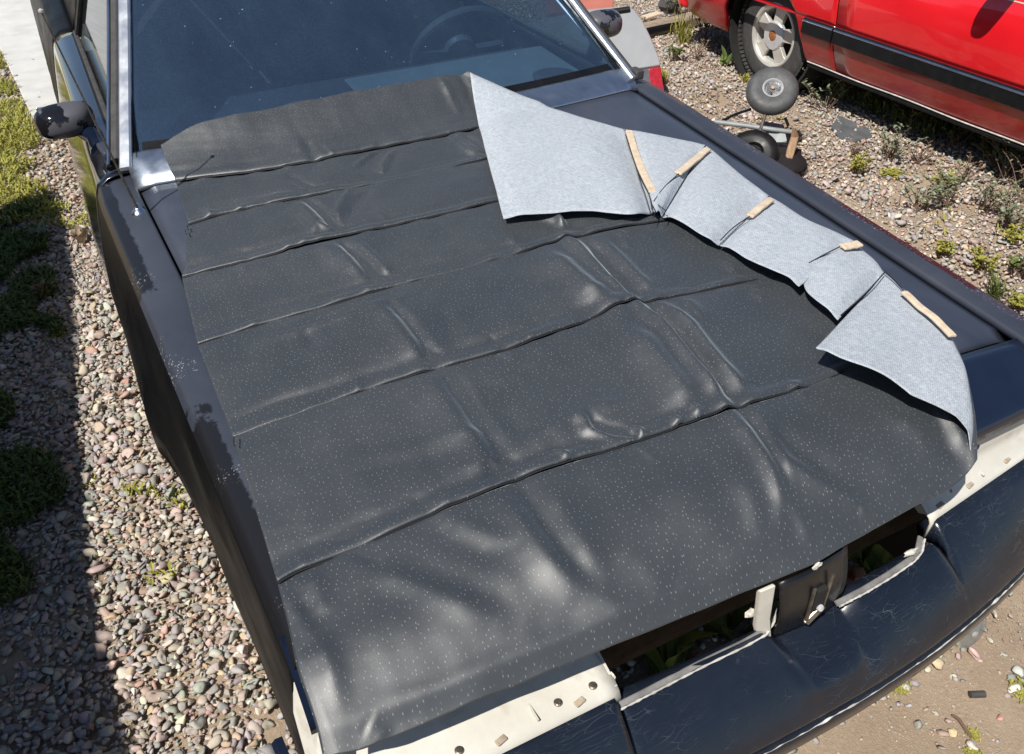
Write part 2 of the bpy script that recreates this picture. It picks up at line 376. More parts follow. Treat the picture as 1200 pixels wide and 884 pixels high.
def leafmat(name, c1, c2, tr=.25):
    M = N(name); a = M.n('ShaderNodeAttribute', attribute_name='tint'); f = M.n('ShaderNodeSeparateColor'); M.l(a.outputs['Color'], f.inputs[0])
    M.set(base=M.mix(f.outputs[0], c1, c2), rough=.6, spec=.3); M.b.inputs['Subsurface Weight'].default_value = 0
    M.b.inputs['Transmission Weight'].default_value = 0
    tl = M.n('ShaderNodeBsdfTranslucent'); M.l(M.mix(f.outputs[0], c1, c2), tl.inputs[0])
    ms = M.n('ShaderNodeMixShader'); ms.inputs[0].default_value = tr; M.l(M.b.outputs[0], ms.inputs[1]); M.l(tl.outputs[0], ms.inputs[2]); M.l(ms.outputs[0], M.out.inputs[0])
    return M.m
MAT['leaf'] = leafmat('green_leaves', (.05, .085, .02), (.17, .21, .05))
MAT['leafy'] = leafmat('yellow_green_leaves', (.22, .24, .04), (.46, .42, .10))
MAT['leafd'] = leafmat('dry_stems', (.20, .13, .09), (.38, .30, .20))
MAT['leafg'] = leafmat('grey_green_leaves', (.12, .15, .08), (.30, .33, .22))

# ------------------------------------------------------------------ shared surfaces of the black car
def zc(Y): return 1.0 + .045*np.minimum(Y, 0)
def zhood(X, Y): return zc(Y) + .022 - .042*(np.asarray(X)/.75)**2
def Yb(X): return .01 - .115*(1-np.minimum(1, (np.asarray(X)/.73)**2))
def zglass(X, Y): return 1.0 + .56*(np.asarray(Y)-Yb(X)) - .02*(np.asarray(X)/.73)**2
def gap(Y): return .766 + .043*np.minimum(Y, 0)
def ridge(Y): return .851 + .043*np.minimum(Y, 0)
YS = [-1.66, -1.5, -1.32, -1.11, -.89, -.70, -.49, -.1, .5, 4.0]; XS = [.80, .81, .82, .832, .852, .880, .905, .903, .918, .925]
def side(Y): return np.interp(Y, YS, XS)

# ------------------------------------------------------------------ ground
def ground_sheet(name, x0, x1, y0, y1, z, nx, ny, mat, kind='structure', amp=.006, seed=1):
    X, Y = np.meshgrid(np.linspace(x0, x1, nx), np.linspace(y0, y1, ny)); f = sines(10, .5, 4, seed)
    P = np.stack([X, Y, z+amp*f(X, Y)], -1); o = grid(name, P, mat); o['kind'] = kind; return o
g = mesh('ground', [(-400, -400, -.03), (400, -400, -.03), (400, 400, -.03), (-400, 400, -.03)], [(0, 1, 2, 3)], MAT['dirt']); g['kind'] = 'structure'
ground_sheet('yard_dirt', -4, 7, -4, 9, -.008, 140, 160, MAT['dirt'])
PAL = np.array([(.50, .36, .30), (.33, .35, .31), (.60, .53, .42), (.36, .35, .35), (.50, .38, .23), (.44, .24, .17), (.62, .57, .50), (.28, .30, .29), (.45, .39, .34), (.40, .30, .27), (.55, .45, .37), (.30, .28, .27)])
PW = np.array([3, 3, 2.5, 3, 1, .9, 2, 2, 2.5, 1.5, 2, 1.5]); PW = PW/PW.sum()
def stones(name, xy, size, label_seed, sub=1, zoff=.0, bright=1.0):
    bm = bmesh.new(); bmesh.ops.create_icosphere(bm, subdivisions=sub, radius=1)
    bv = np.array([v.co[:] for v in bm.verts]); bf = np.array([[v.index for v in f.verts] for f in bm.faces]); bm.free()
    r = np.random.default_rng(label_seed); n = len(xy); k = len(bv)
    vars_ = []
    for _ in range(24):
        d = r.normal(0, 1, (8, 3)); q = bv.copy()
        for dd in d:
            dd /= np.linalg.norm(dd); t = bv@dd; q -= np.outer(np.maximum(0, t-r.uniform(.40, .78)), dd)*r.uniform(.75, 1.0)
        vars_.append(q*(1+r.normal(0, .04, (k, 1))))
    vars_ = np.array(vars_); vi = r.integers(0, 24, n)
    sc3 = np.stack([r.uniform(.75, 1.35, n), r.uniform(.65, 1.05, n), r.uniform(.42, .75, n)], 1)*size[:, None]
    V = vars_[vi]*sc3[:, None, :]
    tx, ty, a = r.normal(0, .28, n), r.normal(0, .28, n), r.uniform(0, 2*np.pi, n)
    ca, sa = np.cos(a)[:, None], np.sin(a)[:, None]
    x = V[..., 0]*ca - V[..., 1]*sa; y = V[..., 0]*sa + V[..., 1]*ca; z = V[..., 2] + x*tx[:, None] + y*ty[:, None]
    V = np.stack([x+xy[:, :1], y+xy[:, 1:], z + (r.uniform(-.2, .75, n)*size)[:, None] + zoff], -1).reshape(-1, 3)
    F = (bf[None]+(np.arange(n)*k)[:, None, None]).reshape(-1, 3)
    me = bpy.data.meshes.new(name); me.vertices.add(len(V)); me.vertices.foreach_set('co', V.ravel())
    me.loops.add(F.size); me.loops.foreach_set('vertex_index', F.ravel().astype(np.int32))
    me.polygons.add(len(F)); me.polygons.foreach_set('loop_start', np.arange(0, F.size, 3, dtype=np.int32))
    me.polygons.foreach_set('use_smooth', np.ones(len(F), bool))
    me.update(calc_edges=True); me.validate()
    c = (PAL[r.choice(len(PAL), n, p=PW)]*.78+np.array([.44, .38, .33])*.22)*r.uniform(.74, 1.2, (n, 1))*bright*.93; c = np.clip(c*(1+r.normal(0, .05, (n, 3))), 0, 1)
    at_ = me.color_attributes.new('tint', 'FLOAT_COLOR', 'POINT')
    at_.data.foreach_set('color', np.concatenate([np.repeat(c, k, 0), np.ones((n*k, 1))], 1).ravel().astype(np.float32))
    me.materials.append(MAT['stone']); return link(name, me)
def scatter(x0, x1, y0, y1, cell, keep=None, seed=0):
    r = np.random.default_rng(seed); nx, ny = int((x1-x0)/cell), int((y1-y0)/cell)
    X, Y = np.meshgrid(np.arange(nx), np.arange(ny)); xy = np.stack([X.ravel(), Y.ravel()], 1)+r.uniform(-.1, 1.1, (nx*ny, 2))
    xy = xy*cell+[x0, y0]
    return xy if keep is None else xy[keep(xy[:, 0], xy[:, 1], r)]
fl = sines(8, .8, 3, 5)
bare = lambda x, y, r: ~((fl(x, y) > 1.1) & (y < -.45) & (r.uniform(size=len(x)) < .8))
xy1 = scatter(-1.62, -.6, -1.35, 2.3, .0150, bare, 1); s1 = np.exp(np.random.default_rng(3).normal(np.log(.0102), .38, len(xy1)))
tag(stones('gravel', xy1, np.clip(s1, .004, .026), 11, 2), 'mixed river gravel along the side of the black car', None, None, 'stuff')
xy2 = scatter(-1.7, -.6, 2.3, 5.2, .028, None, 2); s2 = np.exp(np.random.default_rng(4).normal(np.log(.0155), .25, len(xy2)))
tag(stones('gravel', xy2, np.clip(s2, .006, .03), 12, 1), 'gravel further back beside the black car', None, None, 'stuff')
def keepr(x, y, r):
    e = x - (1.15 + .0*y); dens = np.clip((y+1.35)/.55+(x-1.2)*.5, .0, 1)*np.clip(.75+.5*fl(x*.7, y*.7)+.35, .25, 1)
    return (x > 1.0) & (r.uniform(size=len(x)) < dens)
xy3 = scatter(1.0, 4.1, -1.9, 4.8, .0205, keepr, 6); s3 = np.exp(np.random.default_rng(8).normal(np.log(.0108), .38, len(xy3)))
tag(stones('gravel', xy3, np.clip(s3, .005, .03), 13, 1, 0, 1.05), 'sunlit gravel between the black car and the red car', None, None, 'stuff')
def keepf(x, y, r): return r.uniform(size=len(x)) < np.clip(.10+.25*(x-.6)+.12*fl(x*2, y*2), .03, .55)
xy4 = scatter(.1, 1.8, -2.6, -.9, .017, keepf, 9); s4 = np.exp(np.random.default_rng(9).normal(np.log(.0060), .45, len(xy4)))
tag(stones('gravel', xy4, np.clip(s4, .002, .02), 14, 1, -.004), 'loose fine gravel on the sandy dirt in front of the bumper', None, None, 'stuff')
# grit everywhere on the bare dirt
xy5 = scatter(.1, 1.8, -2.6, -.9, .0075, lambda x, y, r: r.uniform(size=len(x)) < .5, 19); s5 = np.exp(np.random.default_rng(10).normal(np.log(.0018), .4, len(xy5)))
tag(stones('grit', xy5, s5, 15, 1, -.007), 'grit on the sandy dirt in front of the bumper', None, None, 'stuff')
# under the engine bay
xy6 = scatter(-.6, .9, -1.6, -.2, .03, None, 21); tag(stones('gravel', xy6, np.full(len(xy6), .014), 16, 1), 'gravel under the open nose of the black car', None, None, 'stuff')

# concrete pad behind the car
a, b = at(0, 58, 0), at(36, 134, 0); dirn = (b-a)/np.linalg.norm(b-a); b2 = b+dirn*.35
pad = [(-4+a[0], a[1]+4.0, -.05), (a[0], a[1], -.05), (b2[0], b2[1], -.05), (1.0, b2[1]-.05, -.05), (1.0, 12, -.05), (-5, 12, -.05)]
o = MB().prism(pad, (0, 0, .075)).build('concrete_pad', MAT['concrete'], None, bevel=.008); o['kind'] = 'structure'

# ------------------------------------------------------------------ unseen stand-in fence, added to cast the shade left of the car
m = MB(); r = random.Random(4)
fx = -1.13 - 2.05*(-SUNV[0]/SUNV[2])
dY = 2.05*SUNV[1]/SUNV[2]
fence = empty('shade_fence', (fx, 0, 0), 'unseen stand-in board fence, dark brown, added left of the gravel strip to shade it', 'fence')
y = -4.0; k = 0
while y < 2.55+dY:
    hh = 2.05 + .035*math.sin(y*1.3) + r.uniform(-.012, .012); xx = .035*math.sin((y-.2)*1.25)
    MB().box((xx, y, hh/2), (.022, .143, hh)).build('board', MAT['fence'], fence)
    y += .147
MB().box((-.04, -.5, .5), (.04, 7.0, .09)).box((-.04, -.5, 1.6), (.04, 7.0, .09)).build('rail', MAT['fence'], fence)

# ------------------------------------------------------------------ black car
MAT['clip'] = simple('rusty_clip', (.36, .29, .22), .6, 0, .3, 50)
car = empty('black_car', (0, 0, 0), 'faded black sedan with chrome windscreen trim and a stripped nose, under the spread headliner', 'car')
SM = dict(parent=car)
# hood
ny, nx = 40, 41
def Yrear(X): return Yb(X)-.014
P = np.zeros((ny, nx, 3))
for i in range(ny):
    for j in range(nx):
        t = i/(ny-1); s_ = -1+2*j/(nx-1)
        x = s_*.75; y = -1.443+(Yrear(x)+1.443)*t; x = s_*(gap(y)-.004); P[i, j] = (x, y, zhood(x, y))
dz = np.zeros((ny, nx)); dz[0] -= .012; dz[:, 0] -= .010; dz[:, -1] -= .010
P[0, :, 1] += .004; P[..., 2] += dz
hood = grid('hood', P, MAT['faded'], car, thick=.012)
# fenders and doors: section swept along Y
def sideX(Y, z, zr):
    sx_ = side(Y); rd = ridge(Y)
    return np.interp(z, [.18, .26, .38, .50, .66, zr-.07, zr-.022, zr], [sx_-.085, sx_-.055, sx_-.018, sx_, sx_-.003, max(rd+.016, min(sx_-.012, rd+.022)), rd+.009, rd])
AY, AZ, AR = -.72, .315, .325
def zbot(Y, ay=AY, base=.20):
    d = abs(Y-ay)
    return max(base, AZ+math.sqrt(AR*AR-d*d)) if d < AR else base
def body_side(name, y0, y1, n, sgn, top, mat, ay=AY):
    """top(Y) -> list of (x,z) from inner edge to ridge"""
    ys = np.linspace(y0, y1, n); rows = []
    for Y in ys:
        tp = top(Y); zr = tp[-1][1]; zb = zbot(Y, ay)
        pts = list(tp)
        for t in (-.005, -.012, -.022, -.036, .1, .17, .27, .4, .55, .7, .85, 1):
            z = zr+t if t < 0 else zr-.036+(zb-zr+.036)*t; pts.append((float(sideX(Y, z, zr)) if True else 0, z))
        # return lip
        pts.append((pts[-1][0]-.03, zb+.006))
        rows.append([(sgn*x, Y, z) for x, z in pts])
    return grid(name, rows, mat, car, flip=(sgn > 0), thick=.004)
def fender_top(Y):
    g_ = float(gap(Y))+.003; rd = float(ridge(Y)); z0 = float(zhood(g_, Y)); zr = float(zhood(rd, Y))-.006
    return [(g_, z0-.014), (g_+.001, z0-.001), (g_+.004, z0), (g_+(rd-g_)*.5, (z0+zr)/2+.003), (rd-.006, zr+.003), (rd, zr)]
for sg in (-1, 1):
    f = body_side('fender', -1.50, .095, 110, sg, fender_top, MAT['peel'])
    f.data.materials.append(MAT['side'])
    for i_, p in enumerate(f.data.polygons):
        if i_ % 18 >= (8 if sg < 0 else 11): p.material_index = 1
def door_top(Y):
    t = np.interp(Y, [.1, .35], [0, 1]); zi = np.interp(Y, [.1, .3, 2.4], [.985, .975, .985])
    return [(.765, zi-.02), (.768, zi), (.80, zi-.002), (.825, zi-.008), (.842, zi-.022)]
M = N('belt_gloss_black'); d = M.noise(3, 4); M.set(base=M.ramp(d, [(.3, (.008, .008, .010)), (.7, (.016, .016, .018))]), rough=M.ramp(d, [(.3, .10), (.7, .2)]), spec=.6, coat=1.0, coatr=.08); MAT['belt'] = M.m
for sg in (-1, 1):
    d = body_side('door', .103, 1.62, 40, sg, door_top, MAT['belt'], ay=-9)
    # lock, handle
    z = .86; x = sg*(.862)
    h = MB().box((sg*.885, 1.30, .80), (.012, .17, .030)).build('handle', MAT['chrome'], d, bevel=.005)
    MB().strip([(sg*.772, y, float(door_top(y)[1][1])) for y in np.linspace(.16, 1.6, 12)], .016, .014, (0, 0, 1)).build('window_seal', MAT['rubber'], d)
    # side window
    gp = []
    for Y in np.linspace(.08, 1.5, 12):
        zt = min(1.39, 1.0+.56*(Y-.02)) if Y < .8 else 1.39
        gp.append([(sg*(.765-(z-.98)/.42*.165), Y, z) for z in np.linspace(.98, max(zt, .985), 8)])
    grid('side_window', gp, MAT['sideglass'], d, flip=(sg < 0))
    MB().strip([(sg*.755, .085, .99), (sg*.60, .80, 1.40)], .012, .012, (sg*.8, -.3, .5)).build('window_frame', MAT['chrome'], d)
    qp = body_side('quarter_panel', 1.628, 3.9, 30, sg, door_top, MAT['side'], ay=2.25)
    MB().strip([(sg*.757, 1.55, .985), (sg*.60, 1.55, 1.39)], .07, .02, (sg, 0, .4)).build('door_pillar', MAT['side'], car)
for sg in (-1, 1):
    grid('roof_pillar', [[(sg*(.765-(z-.98)/.42*.165), 1.60+(y_-1.60)*1, z) for z in np.linspace(.975, 1.40, 6)] for y_ in np.linspace(1.59, 2.20, 6)]+[[(sg*(.765-t*.165), 2.62-t*.46, .985+t*.42) for t in np.linspace(0, 1, 6)]], MAT['side'], car, flip=(sg < 0), thick=.01)
MAT['satin2'] = simple('dull_bright_trim', (.46, .51, .58), .34, .95, .08, 9)
MAT['satin'] = simple('weathered_bright_trim', (.78, .80, .82), .36, .9, .06, 9)
# windscreen
AL, BL = on(153, 206, zglass, 0, 1.0), on(144, 0, zglass, 0, 1.3)
AR_, BR = on(743, 99, zglass, 0, 1.0), on(668, 0, zglass, 0, 1.3)
def edgeL(t): return AL+(BL-AL)*t
def edgeR(t): return AR_+(BR-AR_)*t
tL = (.80-AL[1])/(BL[1]-AL[1]); tR = (.80-AR_[1])/(BR[1]-AR_[1])
P = []
for i in range(30):
    t = i/29; L, R = edgeL(t*tL), edgeR(t*tR); row = []
    for j in range(31):
        s_ = j/30; x = L[0]+(R[0]-L[0])*s_; y0 = L[1]+(R[1]-L[1])*s_
        y = y0 + (float(Yb(x))-.01)*(1-t*.5) + .055*(1-t)
        row.append((x, y, 1.0+.56*(y-float(Yb(x))) - .02*(x/.73)**2))
    P.append(row)
P = np.array(P)
ws = grid('windscreen', P, MAT['glass'], car)
# rubber/black border inside the glass and chrome around it
def nrm_glass(): return Vector((0, -.49, .87))
for side_, sg in ((0, -1), (-1, 1)):
    e = P[:, side_]
    MB().strip([(p[0]-sg*.030, p[1], p[2]+.001) for p in e], .016, .003, (0, -.49, .87)).build('windscreen_seal_and_shade', MAT['blackplastic'], ws)
    MB().strip([(p[0]-sg*.006, p[1]-.004, p[2]+.002) for p in ([e[0]+(e[0]-e[1])*1.6]+list(e))], .032 if sg < 0 else .024, .013, (sg*.25, -.49, .85)).build('pillar_trim', MAT['satin'], ws)
    MB().strip([(p[0]+sg*.021, p[1]+.004, p[2]-.010) for p in e], .024, .012, (sg*.5, -.45, .75)).build('windscreen_pillar', MAT['rubber'], car)
    MB().strip([(p[0]+sg*.037, p[1]+.012, p[2]-.024) for p in e], .010, .012, (sg*.7, -.4, .6)).build('windscreen_pillar', MAT['chrome'], car)
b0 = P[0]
MB().strip([(q_[0], q_[1]+.020, q_[2]+.0105) for q_ in b0[1:-1]], .026, .002, (0, -.49, .87)).build('windscreen_seal_and_shade', MAT['blackplastic'], ws)  # bottom strip: shade of the cowl put in as a dark band
dn = Vector((0, -.87, -.49))
lo = []
for k, q in enumerate(b0):
    x = q[0]; yr = float(Yrear(x))+.004
    lo.append([(x, yr, float(zhood(x, yr))-.006), (x, yr+.004, float(zhood(x, yr))+.004), (x, yr*.75+q[1]*.25, float(zhood(x, yr))*.72+q[2]*.28+.009), (x, q[1]-.008, q[2]+.006), (x, q[1]+.004, q[2]+.006), (x, q[1]+.006, q[2]-.004)])
lo = np.array(lo)
grid('cowl_trim', lo, MAT['satin2'], ws, flip=True, thick=.003)
# dark corner plug right
MB().box((b0[-1][0]+.03, b0[-1][1]-.02, b0[-1][2]-.01), (.03, .05, .03)).build('corner_seal', MAT['rubber'], ws, bevel=.006)
# roof and rear
top = P[-1]
R = []
for i, (y, z, wd) in enumerate(((.80, 0, 1.0), (1.0, .03, 1.02), (1.4, .05, 1.03), (1.9, .04, 1.02), (2.15, .0, 1.0))):
    R.append([(q[0]*wd, q[1]+(y-.80) if i == 0 else y+.0*q[0], q[2]+z) for q in top])
grid('roof', R, MAT['side'], car, thick=.02)
for sg in (-1, 1): MB().tube([(sg*.60, .74, 1.375), (sg*.605, .95, 1.41), (sg*.61, 1.5, 1.425), (sg*.605, 2.15, 1.405)], .032, 10).build('roof_rail', MAT['side'], car, True)
grid('rear_window', [[(x, 2.13, 1.405), (x*1.24, 2.64, .985)] for x in np.linspace(-.62, .62, 8)], MAT['sideglass'], car)
grid('trunk_lid', [[(x, 2.6, 1.0), (x, 3.6, .98), (x, 3.75, .90), (x, 3.8, .5)] for x in np.linspace(-.76, .76, 8)], MAT['side'], car, thick=.01)
# interior
MB().box((0, 1.9, .30), (1.6, 4.0, .04)).build('floor_pan', MAT['dark'], car)
MB().box((0, 2.52, .62), (1.4, .18, .62), Matrix.Rotation(math.radians(-16), 3, 'X')).box((0, 2.15, .44), (1.4, .6, .18)).box((0, 2.62, .94), (1.5, .3, .03)).build('rear_seat', MAT['velour'], car, bevel=.04)
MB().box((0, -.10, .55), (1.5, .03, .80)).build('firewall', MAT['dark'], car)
dashb = MB().prism([(-.70, .06, .93), (-.70, .65, .962), (-.70, .74, .86), (-.70, .74, .45), (-.70, .06, .45)], (1.40, 0, 0)).build('dashboard', MAT['dashdark'], car, bevel=.02)
MB().prism([(-.03, .02, .948), (-.03, .49, .963), (-.03, .52, .94), (.69, .52, .94), (.69, .49, .963), (.69, .02, .948)][0:0] or [(-.03, .03, .945), (.715, .03, .945), (.715, .56, .970), (-.03, .56, .970)], (0, 0, .012)).build('pale_dash_top', MAT['dash'], dashb, bevel=.004)  # paler slab over the right half of the dash top
for xx in (.22, .50): MB().lathe([(.03, 0), (.075, 0), (.075, .006), (.06, .009), (.03, .004)], 20, loc=(xx+.1, .25, .975)).build('speaker_grille', MAT['dashdark'], dashb)
sw = MB(); C0 = Vector((.50, .80, .935)); ux, uy = Vector((1, 0, 0)), Vector((0, -.50, .86)); pts = [C0+(ux*math.cos(a)+uy*math.sin(a))*.19 for a in np.linspace(0, 2*math.pi, 41)]
sw.tube(pts, .015, 8, False); sw.tube([C0-ux*.19, C0+ux*.19], .014, 6); sw.lathe([(.0001, -.02), (.06, -.015), (.06, .02), (.0001, .03)], 16, loc=C0, rot=Matrix.Rotation(math.radians(-58), 3, 'X'))
sw.build('steering_wheel', simple('grey_steering_wheel', (.045, .058, .066), .35), car, True)
for sg in (-1, 1):
    s1 = MB().box((sg*.37, 1.62, .80), (.52, .16, .68), Matrix.Rotation(math.radians(-15), 3, 'X')).box((sg*.37, 1.25, .46), (.52, .55, .16)).build('seat', MAT['velour'], car, bevel=.05)
    MB().box((sg*.37, 1.74, 1.20), (.26, .09, .16)).build('headrest', MAT['velour'], s1, bevel=.03)
for sg in (-1, 1):
    MB().box((sg*.74, 1.86, .50), (.29, .02, .56)).build('sill_end', MAT['dark'], car)
    MB().box((sg*.60, 2.25, .52), (.04, .86, .46)).build('wheel_house', MAT['dark'], car)
    e = P[:, 0 if sg < 0 else -1]
    MB().strip([(p[0]+sg*.012, p[1]+.02, p[2]-.034) for p in e], .075, .020, (sg*.5, -.45, .75)).build('pillar_core', MAT['dark'], car)
# engine bay
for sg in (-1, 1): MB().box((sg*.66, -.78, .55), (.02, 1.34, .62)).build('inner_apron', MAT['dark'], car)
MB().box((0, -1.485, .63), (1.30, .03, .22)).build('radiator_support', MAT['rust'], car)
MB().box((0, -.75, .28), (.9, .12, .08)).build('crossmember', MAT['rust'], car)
# header panel ahead of the hood
def hdr(X, y):
    z0 = float(zhood(X, -1.449)); t = (-1.449-y)/.14; return z0 - .004 - .040*t - .022*t*t
X_ = np.linspace(-.80, .80, 49); rows = []
for x in X_:
    bow = .10*x*x; r_ = []
    for t in (0, .02, .2, .4, .6, .8, .95, 1.0, 1.01):
        y = -1.449 - t*(.150-bow*.5); z = hdr(x, y) - (.012 if t == 0 else 0) - (.006 if t == 1.0 else 0) - (.022 if t > 1 else 0)
        r_.append((x*(1-.0*t), y, z))
    rows.append(r_)
hp = grid('header_panel', rows, MAT['gloss'], car, thick=.006)
# pale ledges over the headlamp bays
def ytop(x): return -1.668 + .11*x*x
def ytl(x): return -1.668 if x < 0 else -1.676+.12*x
def ycr(x): return -1.775+(.205 if x > 0 else .07)*x*x
def ledge(x0, x1, n):
    rows = []
    for x in np.linspace(x0, x1, n):
        yh = -1.449-(.150-.05*x*x)+.012; yt = ytl(x)
        rows.append([(x, yh+.02, .868), (x, yh, .862), (x, yh-.002, .80), (x, yh-.006, .782), (x, yh-.016, .774), (x, yt+.016, .758), (x, yt+.006, .752), (x, yt, .742), (x, yt+.003, .70)])
    return rows
for x0, x1, end in ((-.80, -.365, -.365), (.322, .80, .322)):
    L = grid('headlamp_ledge', ledge(x0, x1, 20), MAT['white'], car, thick=.004)
    sg = 1 if x0 < 0 else -1
    yh = -1.449-.143+.012
    pr = [(end, yh, .86), (end, yh-.002, .80), (end, yh-.016, .776), (end, ytl(end)+.012, .756), (end, ytl(end)+.03, .745), (end, yh+.03, .77), (end, yh+.03, .86)]
    MB().prism(pr, (-sg*.004, 0, 0)).build('end_flange', MAT['white'], L)
    for bx in ((-.40, -.46, -.62) if x0 < 0 else (.40, .50, .64)):
        yb_ = ytl(bx)+.026
        MB().lathe([(.0066, 0), (.0066, .002), (.0045, .003), (.0045, .005), (.0001, .0052)], 12, loc=(bx, yb_, .7605)).build('bolt', MAT['bolt'], L)
    for bx in ((-.43, -.56, -.70) if x0 < 0 else (.36, .45, .57)):
        MB().box((bx, ytl(bx)+.014, .758), (.018, .010, .004), Matrix.Rotation(.25, 3, 'Z')).build('clip', MAT['clip'], L, bevel=.0015)
    for bx in ((-.52,) if x0 < 0 else (.47,)):
        MB().box((bx, yh-.003, .825), (.008, .004, .008)).build('hole_plug', MAT['dark'], L)
        MB().box((bx+.02, ytl(bx)+.03, .7635), (.003, .034, .003)).build('rib', MAT['white'], L)
# torn bits of pale moulding at the hole edges
def blob(name, c, size, mat, seed, parent):
    bm = bmesh.new(); bmesh.ops.create_icosphere(bm, subdivisions=2, radius=1); r = np.random.default_rng(seed)
    for v in bm.verts: v.co = Vector((v.co.x*size[0], v.co.y*size[1], v.co.z*size[2]))*(1+r.normal(0, .22))+Vector(c)
    me = bpy.data.meshes.new(name); bm.to_mesh(me); bm.free(); me.materials.append(mat); return link(name, me, parent)
# centre panel with the hood latch
MAT['blackp'] = simple('chipped_black_paint', (.012, .012, .013), .3, 0, .4, 12)
q = [at(914, 684, .855), at(993, 639, .855), at(981, 707, .705), at(905, 748, .705)]
cp = []
for t in np.linspace(0, 1, 10):
    a_, b_ = q[0]*(1-t)+q[3]*t, q[1]*(1-t)+q[2]*t
    cp.append([a_*(1-s_)+b_*s_+np.array([0, -.010*math.sin(math.pi*t)-.006*math.sin(math.pi*s_), 0]) for s_ in np.linspace(0, 1, 9)])
cpan = grid('centre_panel', cp, MAT['blackp'], car, flip=True, thick=.006)
def cpt(u, v, o=.0):
    p = (q[0]*(1-u)+q[1]*u)*(1-v)+(q[3]*(1-u)+q[2]*u)*v; return p+np.array([0, -.016-o, .008+o*.5])
MB().strip([cpt(.42, .30), cpt(.36, .86)], .006, .004, (0, -.8, .5)).strip([cpt(.68, .22), cpt(.60, .70)], .006, .004, (0, -.8, .5)).strip([cpt(.36, .86), cpt(.60, .70)], .012, .006, (0, -.8, .5)).build('latch_frame', MAT['bolt'], cpan)
MB().box(tuple(cpt(.52, .52)), (.022, .012, .05)).build('latch_hole', MAT['dark'], cpan, bevel=.003)
MB().lathe([(.006, 0), (.006, .004), (.0001, .005)], 10, loc=tuple(cpt(.50, .66, .006)), rot=Matrix.Rotation(math.radians(55), 3, 'X')).build('latch_bolt', MAT['galv'], cpan)
blob('tape_scrap', at(958, 663, .862), (.009, .003, .008), MAT['white'], 3, cpan)
# pale bracket left of the centre panel
w0, w1, w2, w3 = at(891, 694, .85), at(910, 686, .856), at(905, 752, .70), at(886, 735, .74)
w4 = at(892, 760, .69); 
br = MB().prism([w0, w1, w1*.45+w2*.55+np.array([-.006, 0, 0]), w2, w4, w3], (0, .010, -.003)).build('grille_bracket', MAT['white'], car, bevel=.003)
blob('torn_foam', at(880, 719, .76), (.012, .006, .008), MAT['white'], 5, br)
blob('torn_foam', at(716, 797, .75), (.007, .006, .013), MAT['white'], 6, car)
blob('torn_foam', at(1067, 648, .745), (.016, .005, .005), MAT['white'], 9, car)
# nose: soft bumper cover in three pieces
def nose_row(x, hole):
    yt = ytop(x) if hole else ytl(x); yc = ycr(x); zt = .705 if hole else .738
    cb = .016*math.exp(-(abs(x)/.075)**6)
    rows = [(x, yt+.022, zt-.028), (x, yt+.012, zt-.004), (x, yt+.004, zt), (x, yt-.006, zt-.003)]
    y0, z0 = yt-.006, zt-.003
    for t in (.12, .25, .4, .55, .7, .85, 1):
        rows.append((x, y0+(yc-y0)*t - cb*math.sin(math.pi*min(1, t*1.1)) - .006*math.sin(math.pi*t), z0+(.612-z0)*t + .004*math.sin(math.pi*t)))
    s1_ = lambda v, a_, b_: max(0, min(1, (v-a_)/(b_-a_)))
    for m_ in range(len(rows)):
        t = max(0, min(1, (m_-2)/8))
        up_ = (1-s1_(x, -.098+.050*t, -.070+.052*t))*s1_(x, -.39, -.36) + s1_(x, .075, .11)*.8*(1-s1_(x, .300+.04*t, .326+.042*t))
        if hole: rows[m_] = (rows[m_][0], rows[m_][1]-.010*up_*(1-t), rows[m_][2]+.032*up_*(1-t)**1.2-.012*(1-t))
    rows += [(x, yc-.001, .606), (x, yc+.006, .602), (x, yc+.005, .594), (x, yc-.004, .590), (x, yc-.006, .58), (x, yc-.004, .552), (x, yc+.010, .522), (x, yc+.032, .50), (x, yc+.07, .495)]
    return rows
def nose(x0, x1, n, holef):
    rows = []
    for x in np.linspace(x0, x1, n): rows.append(nose_row(x, holef(x)))
    o = grid('bumper_cover', rows, MAT['crack'], car, flip=False, thick=.008, offset=1); return o
nc = nose(-.371, .84, 260, lambda x: x < .331); nl = nose(-.84, -.376, 40, lambda x: False)
MAT['channel'] = simple('grey_rubber_channel', (.17, .165, .16), .6, 0, .3, 40)
def resample2(pts, n):
    W = np.array(pts); d = np.concatenate([[0], np.cumsum(np.linalg.norm(np.diff(W, axis=0), axis=1))]); return [np.array([np.interp(t, d, W[:, c]) for c in range(3)]) for t in np.linspace(0, d[-1], n)]
# light worn edge along the grille openings
for pl in ([(721, 829), (760, 809), (820, 778), (870, 754), (893, 741), (902, 726), (904, 708)], [(979, 708), (1010, 692), (1040, 674), (1066, 656), (1075, 645), (1078, 630)]):
    zz = [.712]*len(pl)
    pts = [at(px, py, .728 + (.006 if k == len(pl)-2 else .012 if k == len(pl)-1 else 0)) for k, (px, py) in enumerate(pl)]
    MB().strip(pts, .010, .004, (0, -.45, .9)).build('worn_lip', MAT['channel'], nc)
    MB().strip([np.array(p)+np.array([.002, -.0065, -.001]) for p in resample2(pts, 50)], [.0032+.0018*math.sin(i*.9)*math.sin(i*2.3) for i in range(50)], .006, (0, -.45, .9)).build('torn_edge', MAT['lip'], nc)
